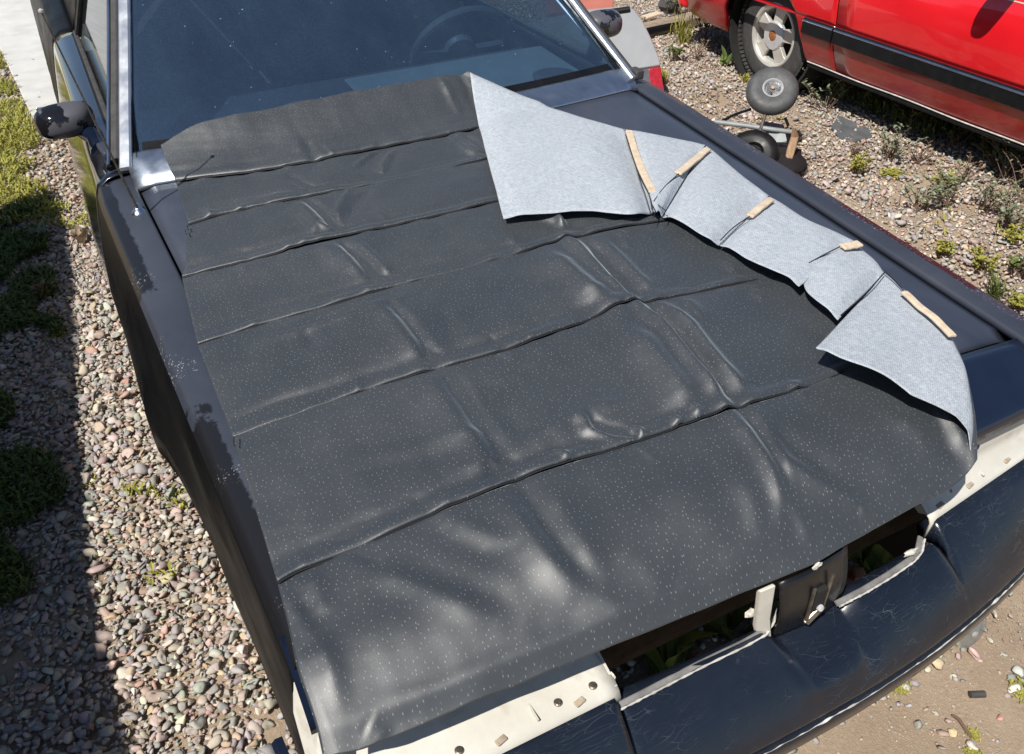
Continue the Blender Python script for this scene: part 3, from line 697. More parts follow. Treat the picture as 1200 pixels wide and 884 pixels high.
# scuffed pale line along the lower edge
fz = sines(12, 6, 60, 44)
for o_, x0, x1 in ((nc, -.36, .83), (nl, -.83, -.38)):
    pts = []; wd = []
    for x in np.linspace(x0, x1, 160):
        yc = ycr(x); pts.append((x, yc-.0120, .5945+.0015*float(fz(x, 0)))); wd.append(max(.0005, .0006+.0026*float(fz(x, 3))))
    MB().strip(pts, wd, .0016, (0, -.6, .8)).build('scuffed_edge', MAT['lip'], o_)
rows = []
for x in np.linspace(-.80, .80, 40):
    yc = ycr(x); rows.append([(x, yc+.03, .49), (x, yc+.035, .45), (x, yc+.06, .40), (x, yc+.12, .39)])
grid('lower_valance', rows, MAT['rubber'], car, thick=.006)
MB().box((.28, -1.70, .45), (.05, .05, .09)).build('tow_bracket', MAT['rust'], car, bevel=.006)
# pale fender return at the left front corner
for sg in (-1, 1):
    MB().prism([(sg*.812, -1.505, .80), (sg*.80, -1.50, .865), (sg*.765, -1.53, .86), (sg*.775, -1.61, .80), (sg*.80, -1.62, .74), (sg*.815, -1.55, .72)], (0, .012, -.01)).build('corner_bracket', MAT['white'], car, bevel=.003)
    MB().strip([(sg*.838, -1.36, .52), (sg*.832, -1.46, .535), (sg*.825, -1.56, .545), (sg*.80, -1.66, .55)], .035, .02, (sg*1, -.2, .1)).build('bumper_strip', MAT['gloss'], car)
# mirrors
def superell(c, r_, e, seg=(20, 28)):
    rows = []
    sp = lambda v, p: math.copysign(abs(v)**p, v)
    for i in range(seg[0]+1):
        a_ = -math.pi/2+math.pi*i/seg[0]
        rows.append([(c[0]+r_[0]*sp(math.cos(a_), e)*sp(math.cos(b_), e), c[1]+r_[1]*sp(math.cos(a_), e)*sp(math.sin(b_), e), c[2]+r_[2]*sp(math.sin(a_), e)) for b_ in np.linspace(0, 2*math.pi, seg[1]+1)[:-1]])
    return rows
M = N('peeling_mirror_paint'); nn = M.noise(12, 5, .6); pk = M.ramp(nn, [(.47, 0), (.485, 1)])
M.set(base=M.mix(pk, (.010, .010, .012), (.085, .085, .10)), rough=M.mix(pk, (.08,)*3, (.4,)*3), spec=.6); MAT['mirror'] = M.m
mc = at(76, 141, 1.005)
for sg in (-1, 1):
    C = np.array([sg*abs(mc[0]), mc[1], mc[2]]) if sg < 0 else np.array([.955, .53, 1.03])
    R = superell((0, 0, 0), (.082, .060, .050), .72)
    for row in R:
        for k, v in enumerate(row):
            x, y, z = v
            if y > 0: y *= .45
            sq = 1-.18*max(0, -y/.06); row[k] = (C[0]+x*sq*(1 if y > 0 else 1)-sg*.02*(y/.06)*0, C[1]+y, C[2]+z*sq+.10*x*(-sg)*.3)
    mr = grid('side_mirror', R, MAT['mirror'], car, closed_u=True)
    ft = Vector((sg*.815, .36, .955))
    MB().tube([C+np.array([-sg*.035, .0, -.03]), C+np.array([-sg*.065, -.07, -.045]), ft], [.026, .024, .034], 12).build('mirror_foot', MAT['gloss'], mr, True)
    MB().box((C[0], C[1]+.029, C[2]), (.13, .004, .078)).build('mirror_glass', MAT['chrome'], mr, bevel=.002)
MB().box((-.805, .30, .985), (.035, .09, .02), Matrix.Rotation(.12, 3, 'Z')).build('mirror_base_plate', MAT['peel'], car, bevel=.006)
# aerial
ab = on(164, 252, zhood, -.005)
d_ = ray(48, 13); _S = at(243, 172, 1.06)
_best = min(((np.linalg.norm((CAM+d_*t)-SUNV*q-_S), t) for t in np.linspace(1.5, 6, 400) for q in np.linspace(.1, 1, 60)))
tip = CAM+d_*_best[1]; print('AERIAL', _best, tip, ab)
ant = MB().tube([ab+np.array([0, 0, .01]), ab*.5+tip*.5, tip], [.0032, .0024, .0014], 8).build('aerial', MAT['bolt'], car, True)
MB().lathe([(.0001, -.0055), (.0055, -.002), (.0055, .002), (.0001, .0055)], 10, loc=tuple(tip)).build('aerial_tip', MAT['galv'], ant, True)
MB().lathe([(.020, -.006), (.020, .004), (.014, .012), (.009, .018), (.006, .028), (.0001, .03)], 20, loc=tuple(ab), rot=Matrix.Rotation(math.radians(-18), 3, 'X')).build('aerial_base', MAT['chrome'], ant, True)
# wheels
def wheel(loc, parent, R=.315, Wd=.19, sg=-1, spokes=True, rimr=.185):
    """axis along X; outer face towards sg*X"""
    rot = Matrix.Rotation(math.pi, 3, 'Z') if sg > 0 else None
    tw = MB()
    prof = [(rimr, -Wd*.5), (rimr+.03, -Wd*.5-.0), (R-.035, -Wd*.5), (R-.008, -Wd*.38), (R, -Wd*.3)]
    prof += [(R, Wd*.3), (R-.008, Wd*.38), (R-.02, Wd*.45), (R-.05, Wd*.50), (rimr+.03, Wd*.49), (rimr+.012, Wd*.47), (rimr, Wd*.40)]
    tw.lathe(prof+[prof[0]], 72, 'X', loc, rot, cap=False); 
    t = tw.build('wheel', MAT['rubber'], parent, True)
    # tread blocks
    tb = MB(); n = 72
    for k in range(n):
        a = 2*math.pi*(k+.5)/n
        for (xo, ww, sh) in ((-.078, .034, .0), (-.036, .034, .4), (.006, .03, 0), (.044, .034, .4), (.082, .03, 0)):
            aa = a+sh*2*math.pi/n
            c = Vector((-xo*sg*-1, (R+.003)*math.cos(aa), (R+.003)*math.sin(aa)))
            tb.box(tuple(Vector(loc)+c), (ww, 2*math.pi*R/n*.72, .012), Matrix.Rotation(aa-math.pi/2, 3, 'X'))
    tb.build('tread', MAT['rubber'], t)
    rm = MB(); rm.lathe([(rimr-.02, -Wd*.5), (rimr, -Wd*.46), (rimr-.02, -Wd*.3), (rimr-.03, 0), (rimr-.02, Wd*.32), (rimr+.006, Wd*.42), (rimr+.012, Wd*.46), (rimr+.004, Wd*.485), (rimr-.008, Wd*.46), (rimr-.014, Wd*.38)], 64, 'X', loc, rot, cap=False)
    rim = t; rm.build('rim', MAT['alloy'], t, True)
    MB().lathe([(.0001, -Wd*.1), (rimr-.03, -Wd*.1), (rimr-.03, -Wd*.06), (.0001, -.06*Wd)], 32, 'X', loc, rot).build('brake_disc', MAT['dark'], rim)
    xo = Wd*.36
    sp = MB()
    for k in range(5):
        a = 2*math.pi*k/5+math.radians(90+8)
        ra = Vector((0, math.cos(a), math.sin(a))); ta = Vector((0, -math.sin(a), math.cos(a))); nx_ = Vector((sg, 0, 0))
        poly = []
        for rr, hw in ((.06, .036), (.10, .040), (.14, .044), (rimr-.012, .056)): poly.append((rr, hw))
        outer = [Vector(loc)+ra*rr+ta*hw+nx_*(xo+.012-.10*(rr-.06)) for rr, hw in poly]+[Vector(loc)+ra*rr-ta*hw+nx_*(xo+.012-.10*(rr-.06)) for rr, hw in reversed(poly)]
        sp.prism(outer, -nx_*.03)
    sp.build('spokes', MAT['alloy'], rim, bevel=.005)
    MB().lathe([(.088, Wd*.30), (.088, xo+.012), (.080, xo+.020), (.034, xo+.024), (.032, xo+.020), (.0001, xo+.020)], 40, 'X', loc, rot).build('centre_cap', MAT['alloycap'], rim, True)
    MB().lathe([(.030, xo+.0195), (.030, xo+.025), (.026, xo+.027), (.0001, xo+.027)], 24, 'X', loc, rot).build('cap_emblem', MAT['brown'], rim, True)
    return t
for sg in (-1, 1):
    for y in (AY, 2.25):
        wheel((sg*.72, y, .300), car, R=.302, sg=sg)

# ------------------------------------------------------------------ black perforated headliner spread over the hood
def zbase(X, Y):
    X = np.asarray(X, float); Y = np.asarray(Y, float)
    zh = zhood(X, Y) - 2.6*np.maximum(0, -1.50-Y)**2 - 1.2*np.maximum(0, np.abs(X)-ridge(Y)+.004)**1.3
    ys = Yb(X); zg = 1.0 + .56*(Y-ys-.005) - .02*(X/.73)**2
    k = .018
    return np.where(Y > -.5, np.maximum(zh, zg)+k*np.exp(-np.abs(zh-zg)/k)*.6 + .009*np.clip((Y-ys+.06)/.03, 0, 1), zh)
OFF = .010
def cartop(X, Y):
    t = np.clip((-1.449-Y)/.14, 0, 1.15)
    return np.where(Y < -1.449, zhood(X, -1.449+0*Y)-.004-.040*t-.022*t*t-.3*np.maximum(0, t-1), zhood(X, Y)+.003)
def hp2(px, py, off=OFF): return on(px, py, zbase, off)
ROWS = [
 [(188, 170), (224, 150), (262, 139), (300, 130), (350, 119), (400, 109), (450, 100), (495, 91), (530, 86), (550, 84)],
 [(205, 210), (250, 205), (300, 199), (375, 186), (450, 171), (510, 160), (562, 150), (652, 131)],
 [(221, 262), (260, 250), (300, 241), (350, 231), (402, 221), (445, 212), (510, 198), (570, 185), (725, 151)],
 [(213, 324), (255, 313), (300, 302), (350, 289), (400, 277), (490, 257), (585, 235), (828, 172)],
 [(231, 402), (265, 391), (300, 380), (375, 359), (450, 337), (525, 317), (600, 297), (662, 280), (725, 266), (790, 256), (890, 222)],
 [(272, 510), (335, 487), (400, 464), (470, 442), (535, 424), (600, 406), (670, 382), (740, 357), (820, 340), (900, 322), (1001, 284)],
 [(325, 683), (345, 671), (365, 662), (440, 630), (520, 595), (600, 564), (667, 541), (752, 514), (850, 481), (900, 466), (970, 442), (1080, 362)],
 [(379, 890), (408, 882), (436, 874), (450, 868), (520, 838), (600, 805), (655, 783), (712, 760), (775, 735), (830, 712), (890, 687), (958, 659), (990, 640), (1040, 612), (1075, 592), (1105, 578), (1134, 558), (1142, 547)]]
FOLD = [(550, 84), (600, 108), (652, 131), (690, 144), (725, 151), (780, 163), (828, 172), (860, 200), (890, 222), (903, 232), (950, 262), (1001, 284), (1036, 320), (1060, 342), (1080, 362), (1113, 395), (1130, 430), (1137, 465), (1141, 495), (1142, 520), (1142, 547)]
KN = [0, 2, 4, 6, 8, 11, 14, 20]
LEFT = [[(188, 170), (205, 210)], [(205, 210), (221, 262)], [(221, 262), (217, 275), (216, 312), (213, 324)], [(213, 324), (231, 402)], [(231, 402), (250, 452), (272, 510)], [(272, 510), (298, 592), (325, 683)], [(325, 683), (338, 735), (350, 790), (361, 822), (372, 858), (379, 890)]]
def resample(W, n=None, t=None):
    W = np.asarray(W); d = np.concatenate([[0], np.cumsum(np.linalg.norm(np.diff(W[:, :2], axis=0), axis=1))]); d /= d[-1]
    t = np.linspace(0, 1, n) if t is None else t
    # smooth (Catmull-like) interpolation through the points
    if len(W) < 3: return np.stack([np.interp(t, d, W[:, k]) for k in range(2)], 1)
    out = []
    for k in range(2):
        y = W[:, k]; m = np.gradient(y, d); i = np.clip(np.searchsorted(d, t, 'right')-1, 0, len(d)-2); h = d[i+1]-d[i]; s_ = (t-d[i])/h
        out.append((2*s_**3-3*s_**2+1)*y[i]+(s_**3-2*s_**2+s_)*h*m[i]+(-2*s_**3+3*s_**2)*y[i+1]+(s_**3-s_**2)*h*m[i+1])
    return np.stack(out, 1)
W2 = lambda pl, off=OFF: [hp2(px, py, off)[:2] for px, py in pl]
RW = [W2(r_) for r_ in ROWS]; FW = W2(FOLD, .014); LW = [W2(l) for l in LEFT]
for k in range(8): RW[k][-1] = FW[KN[k]]; RW[k][0] = LW[k][0] if k < 7 else LW[6][-1]
# wrinkles: (pixel polyline, amplitude m, half width m, asymmetry)
WR = [
 # the two long folds running down the right half
 ([(655, 272), (680, 296), (710, 330), (745, 358)], .013, .016), ([(690, 285), (720, 318), (748, 352)], -.009, .012), ([(703, 280), (735, 312), (770, 345)], .008, .014),
 ([(640, 300), (670, 325), (690, 345), (735, 355)], .006, .022),
 ([(745, 358), (775, 385), (805, 420), (835, 455), (852, 480)], .015, .017), ([(760, 356), (795, 390), (825, 428), (858, 470)], -.010, .011), ([(770, 352), (810, 385), (845, 430), (880, 462)], .011, .014),
 ([(852, 480), (880, 515), (902, 548), (915, 590), (912, 625)], .013, .015), ([(866, 476), (890, 508), (908, 538), (925, 572)], -.009, .010), ([(878, 468), (900, 505), (918, 540), (930, 580)], .007, .013),
 ([(735, 380), (765, 410), (790, 450), (800, 480)], .006, .022),
 # front right
 ([(915, 535), (945, 560), (975, 578), (1010, 596), (1020, 607)], .010, .016), ([(905, 500), (935, 530), (980, 555)], -.006, .02), ([(1050, 490), (1075, 505), (1090, 540)], .006, .018), ([(985, 520), (1030, 548), (1060, 560)], .004, .03),
 ([(925, 590), (940, 615), (950, 640)], .006, .012), ([(870, 560), (885, 600), (890, 640)], .006, .02), ([(1080, 470), (1100, 490), (1108, 520), (1125, 545)], -.007, .016), ([(1100, 475), (1118, 500), (1130, 530)], .008, .012),
 # panel above the lowest seam
 ([(520, 430), (540, 462), (560, 495), (580, 520), (592, 540), (575, 557)], -.010, .016), 
 ([(310, 480), (360, 470), (420, 450)], -.003, .02), ([(420, 535), (480, 525), (540, 510), (575, 510)], .002, .02), ([(400, 555), (470, 540), (560, 525)], -.002, .024),
 ([(615, 520), (660, 495), (700, 478), (740, 468)], .005, .016), ([(690, 488), (705, 500), (735, 505), (752, 513)], -.009, .009), ([(680, 485), (690, 505), (720, 515)], .007, .011), ([(735, 500), (748, 505), (754, 513)], .007, .007), ([(645, 530), (660, 533), (668, 541)], .005, .007), ([(785, 490), (793, 495), (796, 500)], .006, .007),
 ([(806, 478), (815, 482), (820, 490)], .005, .007),
 # panel row e
 ([(452, 352), (474, 375), (492, 398), (506, 418), (508, 432)], -.011, .013),
 ([(300, 402), (350, 388), (400, 372), (452, 352), (480, 345)], .004, .012), ([(330, 392), (400, 366), (450, 350)], -.004, .012), ([(355, 385), (362, 395), (368, 410)], -.003, .012), ([(620, 305), (650, 330), (660, 360)], .004, .03),
 # row d
 ([(400, 285), (420, 300), (435, 315), (445, 328)], -.010, .011), ([(390, 288), (408, 306), (424, 325)], .005, .012), ([(415, 282), (436, 300), (456, 320), (470, 318)], .006, .012), ([(375, 285), (388, 300), (392, 315)], .003, .012),
 ([(600, 250), (625, 252), (655, 262), (662, 272)], .008, .012), ([(640, 250), (652, 258), (664, 268)], .008, .008),
 # row c
 ([(357, 232), (375, 246), (390, 262), (398, 271)], -.010, .010), ([(348, 238), (364, 252), (378, 268)], .004, .011), ([(432, 222), (420, 236), (410, 252)], -.007, .010), ([(410, 222), (402, 236), (396, 250), (398, 262)], .006, .010), ([(365, 275), (372, 266), (395, 268)], .004, .008), ([(498, 225), (505, 240)], -.003, .012),
 # row b
 ([(454, 174), (440, 184), (427, 196), (440, 210)], -.008, .010), ([(440, 176), (428, 186), (414, 196)], .005, .010), ([(460, 176), (452, 190), (446, 204)], .006, .010), ([(340, 205), (352, 214), (366, 220), (395, 214)], -.006, .010), ([(545, 158), (556, 166), (572, 178)], -.006, .010), ([(535, 165), (548, 176), (566, 184)], .005, .010),
 ([(300, 230), (330, 225), (360, 222), (400, 218)], .004, .009),
 # top flap over the windscreen
 ([(360, 165), (366, 180), (370, 190)], -.004, .012), ([(348, 162), (352, 180)], .003, .014), ([(518, 92), (528, 112), (538, 135)], .006, .010), ([(538, 86), (548, 100), (555, 125)], -.004, .012),
 # front panel
 ([(608, 566), (622, 590), (642, 622), (668, 658), (690, 680)], -.011, .018), ([(590, 585), (612, 618), (640, 655), (672, 690), (720, 714), (760, 724)], .008, .022), ([(640, 570), (665, 610), (690, 650), (720, 690)], .008, .024),
 ([(430, 662), (452, 672), (475, 680), (510, 692), (545, 708), (580, 725)], .008, .020), ([(470, 665), (520, 680), (560, 690), (620, 720)], -.006, .03), ([(520, 605), (560, 625), (610, 640)], .005, .018), ([(500, 608), (530, 632), (590, 660)], -.005, .022), ([(430, 640), (436, 655), (450, 668)], -.004, .014),
 ([(333, 695), (352, 722), (372, 750), (386, 780), (394, 812), (396, 832)], .008, .016), ([(352, 700), (366, 730), (380, 765)], -.006, .018), ([(362, 672), (372, 690), (378, 720)], .005, .014),
 ([(372, 858), (400, 850), (440, 836), (480, 822), (530, 803), (600, 776), (660, 752), (720, 728), (790, 700), (850, 675), (910, 648)], .009, .016),
 ([(420, 858), (450, 850), (500, 838)], -.005, .014), ([(430, 850), (445, 862), (450, 870)], .007, .013), ([(720, 640), (760, 670), (790, 690)], .005, .03), ([(780, 560), (810, 600), (850, 640)], .004, .04), ([(1005, 600), (1018, 607), (1020, 616)], .006, .010),
 ([(445, 352), (466, 376), (484, 400), (498, 424)], .0085, .030), ([(380, 290), (400, 308), (418, 326)], .005, .024), ([(340, 238), (358, 254), (374, 270)], .004, .022),
 ([(500, 440), (528, 478), (552, 512), (566, 535)], .009, .034), ([(595, 580), (622, 618), (650, 655), (690, 690)], .008, .036), ([(640, 295), (672, 325), (700, 352), (740, 372)], .012, .032), ([(730, 385), (765, 420), (800, 460), (830, 490)], .011, .036),
 ([(562, 440), (585, 472), (606, 505), (612, 535)], -.003, .02), ([(518, 352), (525, 385), (528, 410)], -.003, .02),
 # right field
 ([(850, 300), (860, 315), (862, 330)], .004, .014), ([(725, 270), (732, 280), (735, 292)], .005, .010), ([(800, 350), (815, 362), (820, 375)], .005, .014), ([(880, 340), (892, 352)], .004, .012), ([(925, 445), (935, 455), (945, 470)], .004, .013), ([(860, 285), (900, 300), (935, 315)], .005, .02)]
WRW = []
for pl, A, wd in WR:
    w_ = np.array(W2(pl)); d = np.linalg.norm(np.diff(w_, axis=0), axis=1); WRW.append((w_, A, wd, np.concatenate([[0], np.cumsum(d)])))
_r3 = random.Random(12)
for k in range(1, 7):
    rw = np.array(RW[k]); L_ = len(rw)
    for q in range(9):
        t = _r3.uniform(.04, .93)*(L_-1); i = int(t); p_ = rw[i]*(1-(t-i))+rw[min(i+1, L_-1)]*(t-i)
        a_ = _r3.gauss(.25, .5); ln = _r3.uniform(.025, .065); sg_ = _r3.choice((1, 1, -1)); d_ = np.array([math.sin(a_), sg_*math.cos(a_)])
        W_ = np.array([p_+d_*ln*f_ for f_ in (0, .35, .7, 1.0)]); W_[1:, 0] += _r3.gauss(0, .006); dd_ = np.linalg.norm(np.diff(W_, axis=0), axis=1)
        WRW.append((W_, _r3.uniform(.0008, .0030)*_r3.choice((1, 1, -.7)), _r3.uniform(.006, .011), np.concatenate([[0], np.cumsum(dd_)])))
lf1 = sines(9, 1.0, 4.0, 61); lf2 = sines(12, 5, 14, 62); lf3 = sines(14, 20, 45, 63)
def wrinkle(X, Y):
    h = .0030*lf1(X, Y)+.0014*lf2(X, Y)+.00022*lf3(X, Y)
    for w_, A, wd, cum in WRW:
        lo, hi = w_.min(0)-4*wd, w_.max(0)+4*wd
        sel = (X > lo[0]) & (X < hi[0]) & (Y > lo[1]) & (Y < hi[1])
        if not sel.any(): continue
        x, y = X[sel], Y[sel]; best = np.full(x.shape, 1e9); bt = np.zeros(x.shape)
        for i in range(len(w_)-1):
            a_, b_ = w_[i], w_[i+1]; ab_ = b_-a_; L = (ab_@ab_)+1e-12
            t = np.clip(((x-a_[0])*ab_[0]+(y-a_[1])*ab_[1])/L, 0, 1)
            d = np.hypot(x-a_[0]-t*ab_[0], y-a_[1]-t*ab_[1]); m_ = d < best
            best = np.where(m_, d, best); bt = np.where(m_, (cum[i]+t*(cum[i+1]-cum[i]))/cum[-1], bt)
        tp = np.clip(np.minimum(bt, 1-bt)*3.2+.25, 0, 1)
        h[sel] += 1.45*A*tp*(.85*np.exp(-(best/(wd*1.15))**2)+.18*np.exp(-(best/(wd*.7))**1.4))
    return h
liner = empty('headliner', (0, 0, 0), 'black perforated vinyl headliner spread over the hood, one side folded back to its pale underside', 'headliner')
NU = 330
sn = sines(10, 2, 9, 77); sn2 = sines(10, 8, 22, 78)
for k in range(7):
    A, B = resample(RW[k], NU), resample(RW[k+1], NU)
    Lh = np.linalg.norm((A-B).mean(0)); nv = max(26, int(Lh/.0042))
    v = np.linspace(0, 1, nv); v = v - .035*np.sin(2*np.pi*v)*(1 if True else 0)*1.8
    v = np.clip(v, 0, 1); v[0], v[-1] = 0, 1
    Lb = resample(LW[k], t=v); Rb = resample(FW[KN[k]:KN[k+1]+1], t=v)
    u = np.linspace(0, 1, NU)[None, :, None]; vv = v[:, None, None]
    P = (1-vv)*A[None]+vv*B[None]
    P = P + (1-u)**3*(Lb[:, None]-P[:, :1]) + u**3*(Rb[:, None]-P[:, -1:])
    X, Y = P[..., 0], P[..., 1]
    Z = zbase(X, Y)+OFF
    h = wrinkle(X, Y)
    dF = (1-v)[:, None]*np.linalg.norm(A-B, axis=1)[None]; dR = v[:, None]*np.linalg.norm(A-B, axis=1)[None]
    if k < 6:
        amp = np.clip(.85+.25*sn(X*.8, Y*0+k*3.1)+.06*sn2(X, Y*0+k), .35, 1.4)
        ta = [.6, 1.0, 1.0, 1.1, 1.0, .85][k]
        h = h + amp*ta*(.0027*np.exp(-((dF-.0100)/.0110)**2) - .0046*np.exp(-((dF-.036)/.015)**2)) - .0022*np.exp(-(dF/.0018)**2)
        h = h + .0006*sn2(X*.9, Y*0+k*7)*np.exp(-((dF-.016)/.02)**2)
    if k > 0:
        h = h - .0095*np.exp(-(dR/.0036)**2) - .0045*np.exp(-(dR/.020)**2)*np.clip(.7+.5*sn(X*.8, Y*0+k*5), .1, 1.3) + .0012*sn2(X*1.0+9, Y*0+k)*np.exp(-(dR/.03)**2)
    if k == 6:
        h = h*.58
        h = h*np.clip(dF/.05+.55, 0, 1) + .0010*sn2(X*.6, Y*0)*np.exp(-(dF/.03)**2)
    # towards the fold the cloth turns up
    dRt = (1-u[..., 0])*np.linalg.norm(Rb-Lb, axis=1)[:, None]
    Z = Z + h*np.clip(dRt/.02, .2, 1)
    Z = Z + .006*np.exp(-(dRt/.02)**2)
    if k == 6:   # curled corner at the front of the fold
        q_ = np.clip((v[:, None]-.55)/.45, 0, 1)*np.exp(-(dRt/.05)**2); Z = Z + .014*q_
    Z = np.where(Y < -.12, np.maximum(Z, cartop(X, Y)+.0025), Z)
    o = grid('fabric_panel', np.stack([X, Y, Z], -1), MAT['vinyl'], liner, flip=True)
    uvl = o.data.uv_layers.new(name='UVMap'); li = np.empty(len(o.data.loops), np.int32); o.data.loops.foreach_get('vertex_index', li)
    uv = np.stack([X.ravel()+2, Y.ravel()+3], 1)[li]; uvl.data.foreach_set('uv', uv.ravel().astype(np.float32))
    md = o.modifiers.new('thickness', 'SOLIDIFY'); md.thickness = .0012; md.offset = -1
    # black line laid in the seam, groove shade put in as thread
    if k < 6:
        th = [(p[0], p[1]-.0012, zq-.0015) for p, zq in zip(np.stack([X[-1], Y[-1]], 1)[:-2:3], Z[-1][:-2:3])]
        MB().tube(th, .0015, 5).build('seam_dark_line', MAT['thread'], o, True)
# pale underside folded back
EDGE = [(590, 251), (640, 249), (700, 247), (742, 250), (763, 247), (768, 249), (773, 250), (808, 264), (836, 283), (842, 286), (890, 309), (938, 328), (983, 371), (962, 398), (985, 415), (1030, 438), (1068, 462), (1100, 475), (1120, 486), (1133, 500), (1138, 516)]
# rows of the flap: (fold pixel, edge pixel, lift at the edge, mid control pixel or None)
PAN = [
 ([((550, 84), (590, 251), .030), ((600, 108), (640, 249), .028), ((652, 131), (700, 247), .024), ((690, 143), (742, 250), .030), ((731, 153), (763, 246), .016)], 0),
 ([((732, 153), (764, 246), .016), ((765, 160), (768, 249), .028), ((800, 167), (772, 247), .026), ((828, 172), (776, 249), .020)], 1),
 ([((829, 173), (777, 250), .018), ((860, 200), (808, 264), .032), ((880, 216), (828, 278), .030), ((903, 231), (843, 284), .020)], 2),
 ([((904, 232), (844, 284), .020), ((950, 262), (890, 309), .034), ((980, 275), (925, 322), .040), ((1003, 284), (938, 328), .050)], 3),
 ([((1004, 285), (945, 308), .020), ((1012, 296), (945, 338), .034), ((1026, 308), (962, 355), .036), ((1037, 321), (983, 371), .034)], 4),
 ([((1037, 321), (958, 400), .070), ((1060, 342), (985, 416), .068), ((1085, 367), (1030, 438), .062), ((1113, 395), (1068, 462), .052), ((1130, 430), (1100, 476), .046), ((1137, 465), (1121, 487), .040), ((1141, 495), (1135, 502), .034), ((1142, 520), (1141, 521), .030)], 5)]
fb = sines(9, 3, 9, 91); fb2 = sines(12, 14, 30, 92)
for rows_, k in PAN:
    F_ = np.array([np.append(hp2(*a_, .016), 0)[:3] for a_, b_, l in rows_]); E_ = np.array([hp2(*b_, .012+l) for a_, b_, l in rows_]); lf = np.array([l for _, _, l in rows_])
    n = 46; s_ = np.linspace(0, 1, n); m = 12*len(rows_)
    def rs(W, zz=None):
        d = np.concatenate([[0], np.cumsum(np.linalg.norm(np.diff(F_[:, :2]+E_[:, :2], axis=0), axis=1))]); d /= d[-1]; t = np.linspace(0, 1, m)
        out = []
        for c in range(W.shape[1]):
            y = W[:, c]; mm = np.gradient(y, d); i = np.clip(np.searchsorted(d, t, 'right')-1, 0, len(d)-2); hh = d[i+1]-d[i]; q_ = (t-d[i])/hh
            if k == 5: out.append(np.interp(t, d, y)); continue
            out.append((2*q_**3-3*q_**2+1)*y[i]+(q_**3-2*q_**2+q_)*hh*mm[i]+(-2*q_**3+3*q_**2)*y[i+1]+(q_**3-q_**2)*hh*mm[i+1])
        return np.stack(out, 1)
    Fm, Em, lm = rs(F_), rs(E_), rs(lf[:, None])[:, 0]
    X = Fm[:, None, 0]*(1-s_)+Em[:, None, 0]*s_; Y = Fm[:, None, 1]*(1-s_)+Em[:, None, 1]*s_
    t = np.linspace(0, 1, m)[:, None]
    Lx = np.linalg.norm(Fm[:, :2]-Em[:, :2], axis=1)[:, None]
    ds = s_[None]*Lx
    lift = .010+.022*(1-np.exp(-ds/.010)) + (lm[:, None]-.022)*s_[None]**2.2
    sagp = .008*np.sin(np.pi*t)**.6*np.sin(np.pi*np.clip(s_, 0, 1))[None]
    ends = np.exp(-(t*m/5)**2)+np.exp(-((1-t)*m/5)**2)
    Z = zbase(X, Y)+lift+sagp+(.0026*fb(X, Y)+.0003*fb2(X, Y))*np.clip(s_*4, 0, 1)[None] - .010*ends*np.clip(s_*6, 0, 1)[None]*(k != 5 or 1)
    if k == 0: Z += .006*np.exp(-((X-.23)/.03)**2)*s_[None]*0
    o = grid('lining_panel', np.stack([X, Y, Z], -1), MAT['backing'], liner)
    md = o.modifiers.new('thickness', 'SOLIDIFY'); md.thickness = .0012; md.offset = 0
    md2 = None
# cream sleeves sewn on the underside
def sleeve(pl, wpx, off0=.040):
    pts = [hp2(px, py, off0) for px, py in pl]; pts = resample(np.array([p[:2] for p in pts]), 14)
    P3 = [np.array([p[0], p[1], float(zbase(*p))+off0+.0007*math.sin(i*1.1)]) for i, p in enumerate(pts)]
    return MB().strip(P3, [wpx*(1+.03*math.sin(i*1.7)) for i in range(14)], .006, (0, -.1, 1))
for pl, wd, of in (([(737, 155), (748, 190), (765, 227)], .020, .036), ([(829, 176), (811, 191), (794, 205)], .020, .038), ([(903, 235), (890, 245), (878, 255)], .019, .038), ([(1007, 287), (998, 289), (986, 291)], .022, .046), ([(1059, 344), (1078, 361), (1099, 378), (1116, 396)], .016, .046)):
    o = sleeve(pl, wd, of).build('lining_sleeve', MAT['cream'], liner, bevel=.0015)
# seam threads on the underside
for pl in ([(733, 160), (748, 205), (762, 236), (764, 248)], [(795, 206), (778, 222), (766, 238)], [(878, 256), (858, 270), (844, 284)], [(985, 291), (965, 301), (947, 311)], [(1036, 322), (1012, 348), (985, 372)], [(1036, 320), (1048, 332), (1058, 343)]):
    pts = resample(np.array([hp2(px, py, .036)[:2] for px, py in pl]), 20)
    MB().tube([(p[0], p[1], float(zbase(*p))+.041) for p in pts], .0014, 5).build('seam_dark_line', MAT['thread'], liner, True)
# loose thread ends
for pl in ([(222, 263), (219, 266), (221, 269), (217, 271), (219, 275)], [(274, 512), (274, 518), (275, 523)], [(763, 238), (768, 247), (766, 255)], [(771, 240), (780, 247), (778, 254)]):
    MB().tube([hp2(px, py, .02 if px < 300 else .045) for px, py in pl], .0011, 5).build('loose_thread', MAT['thread'], liner, True)

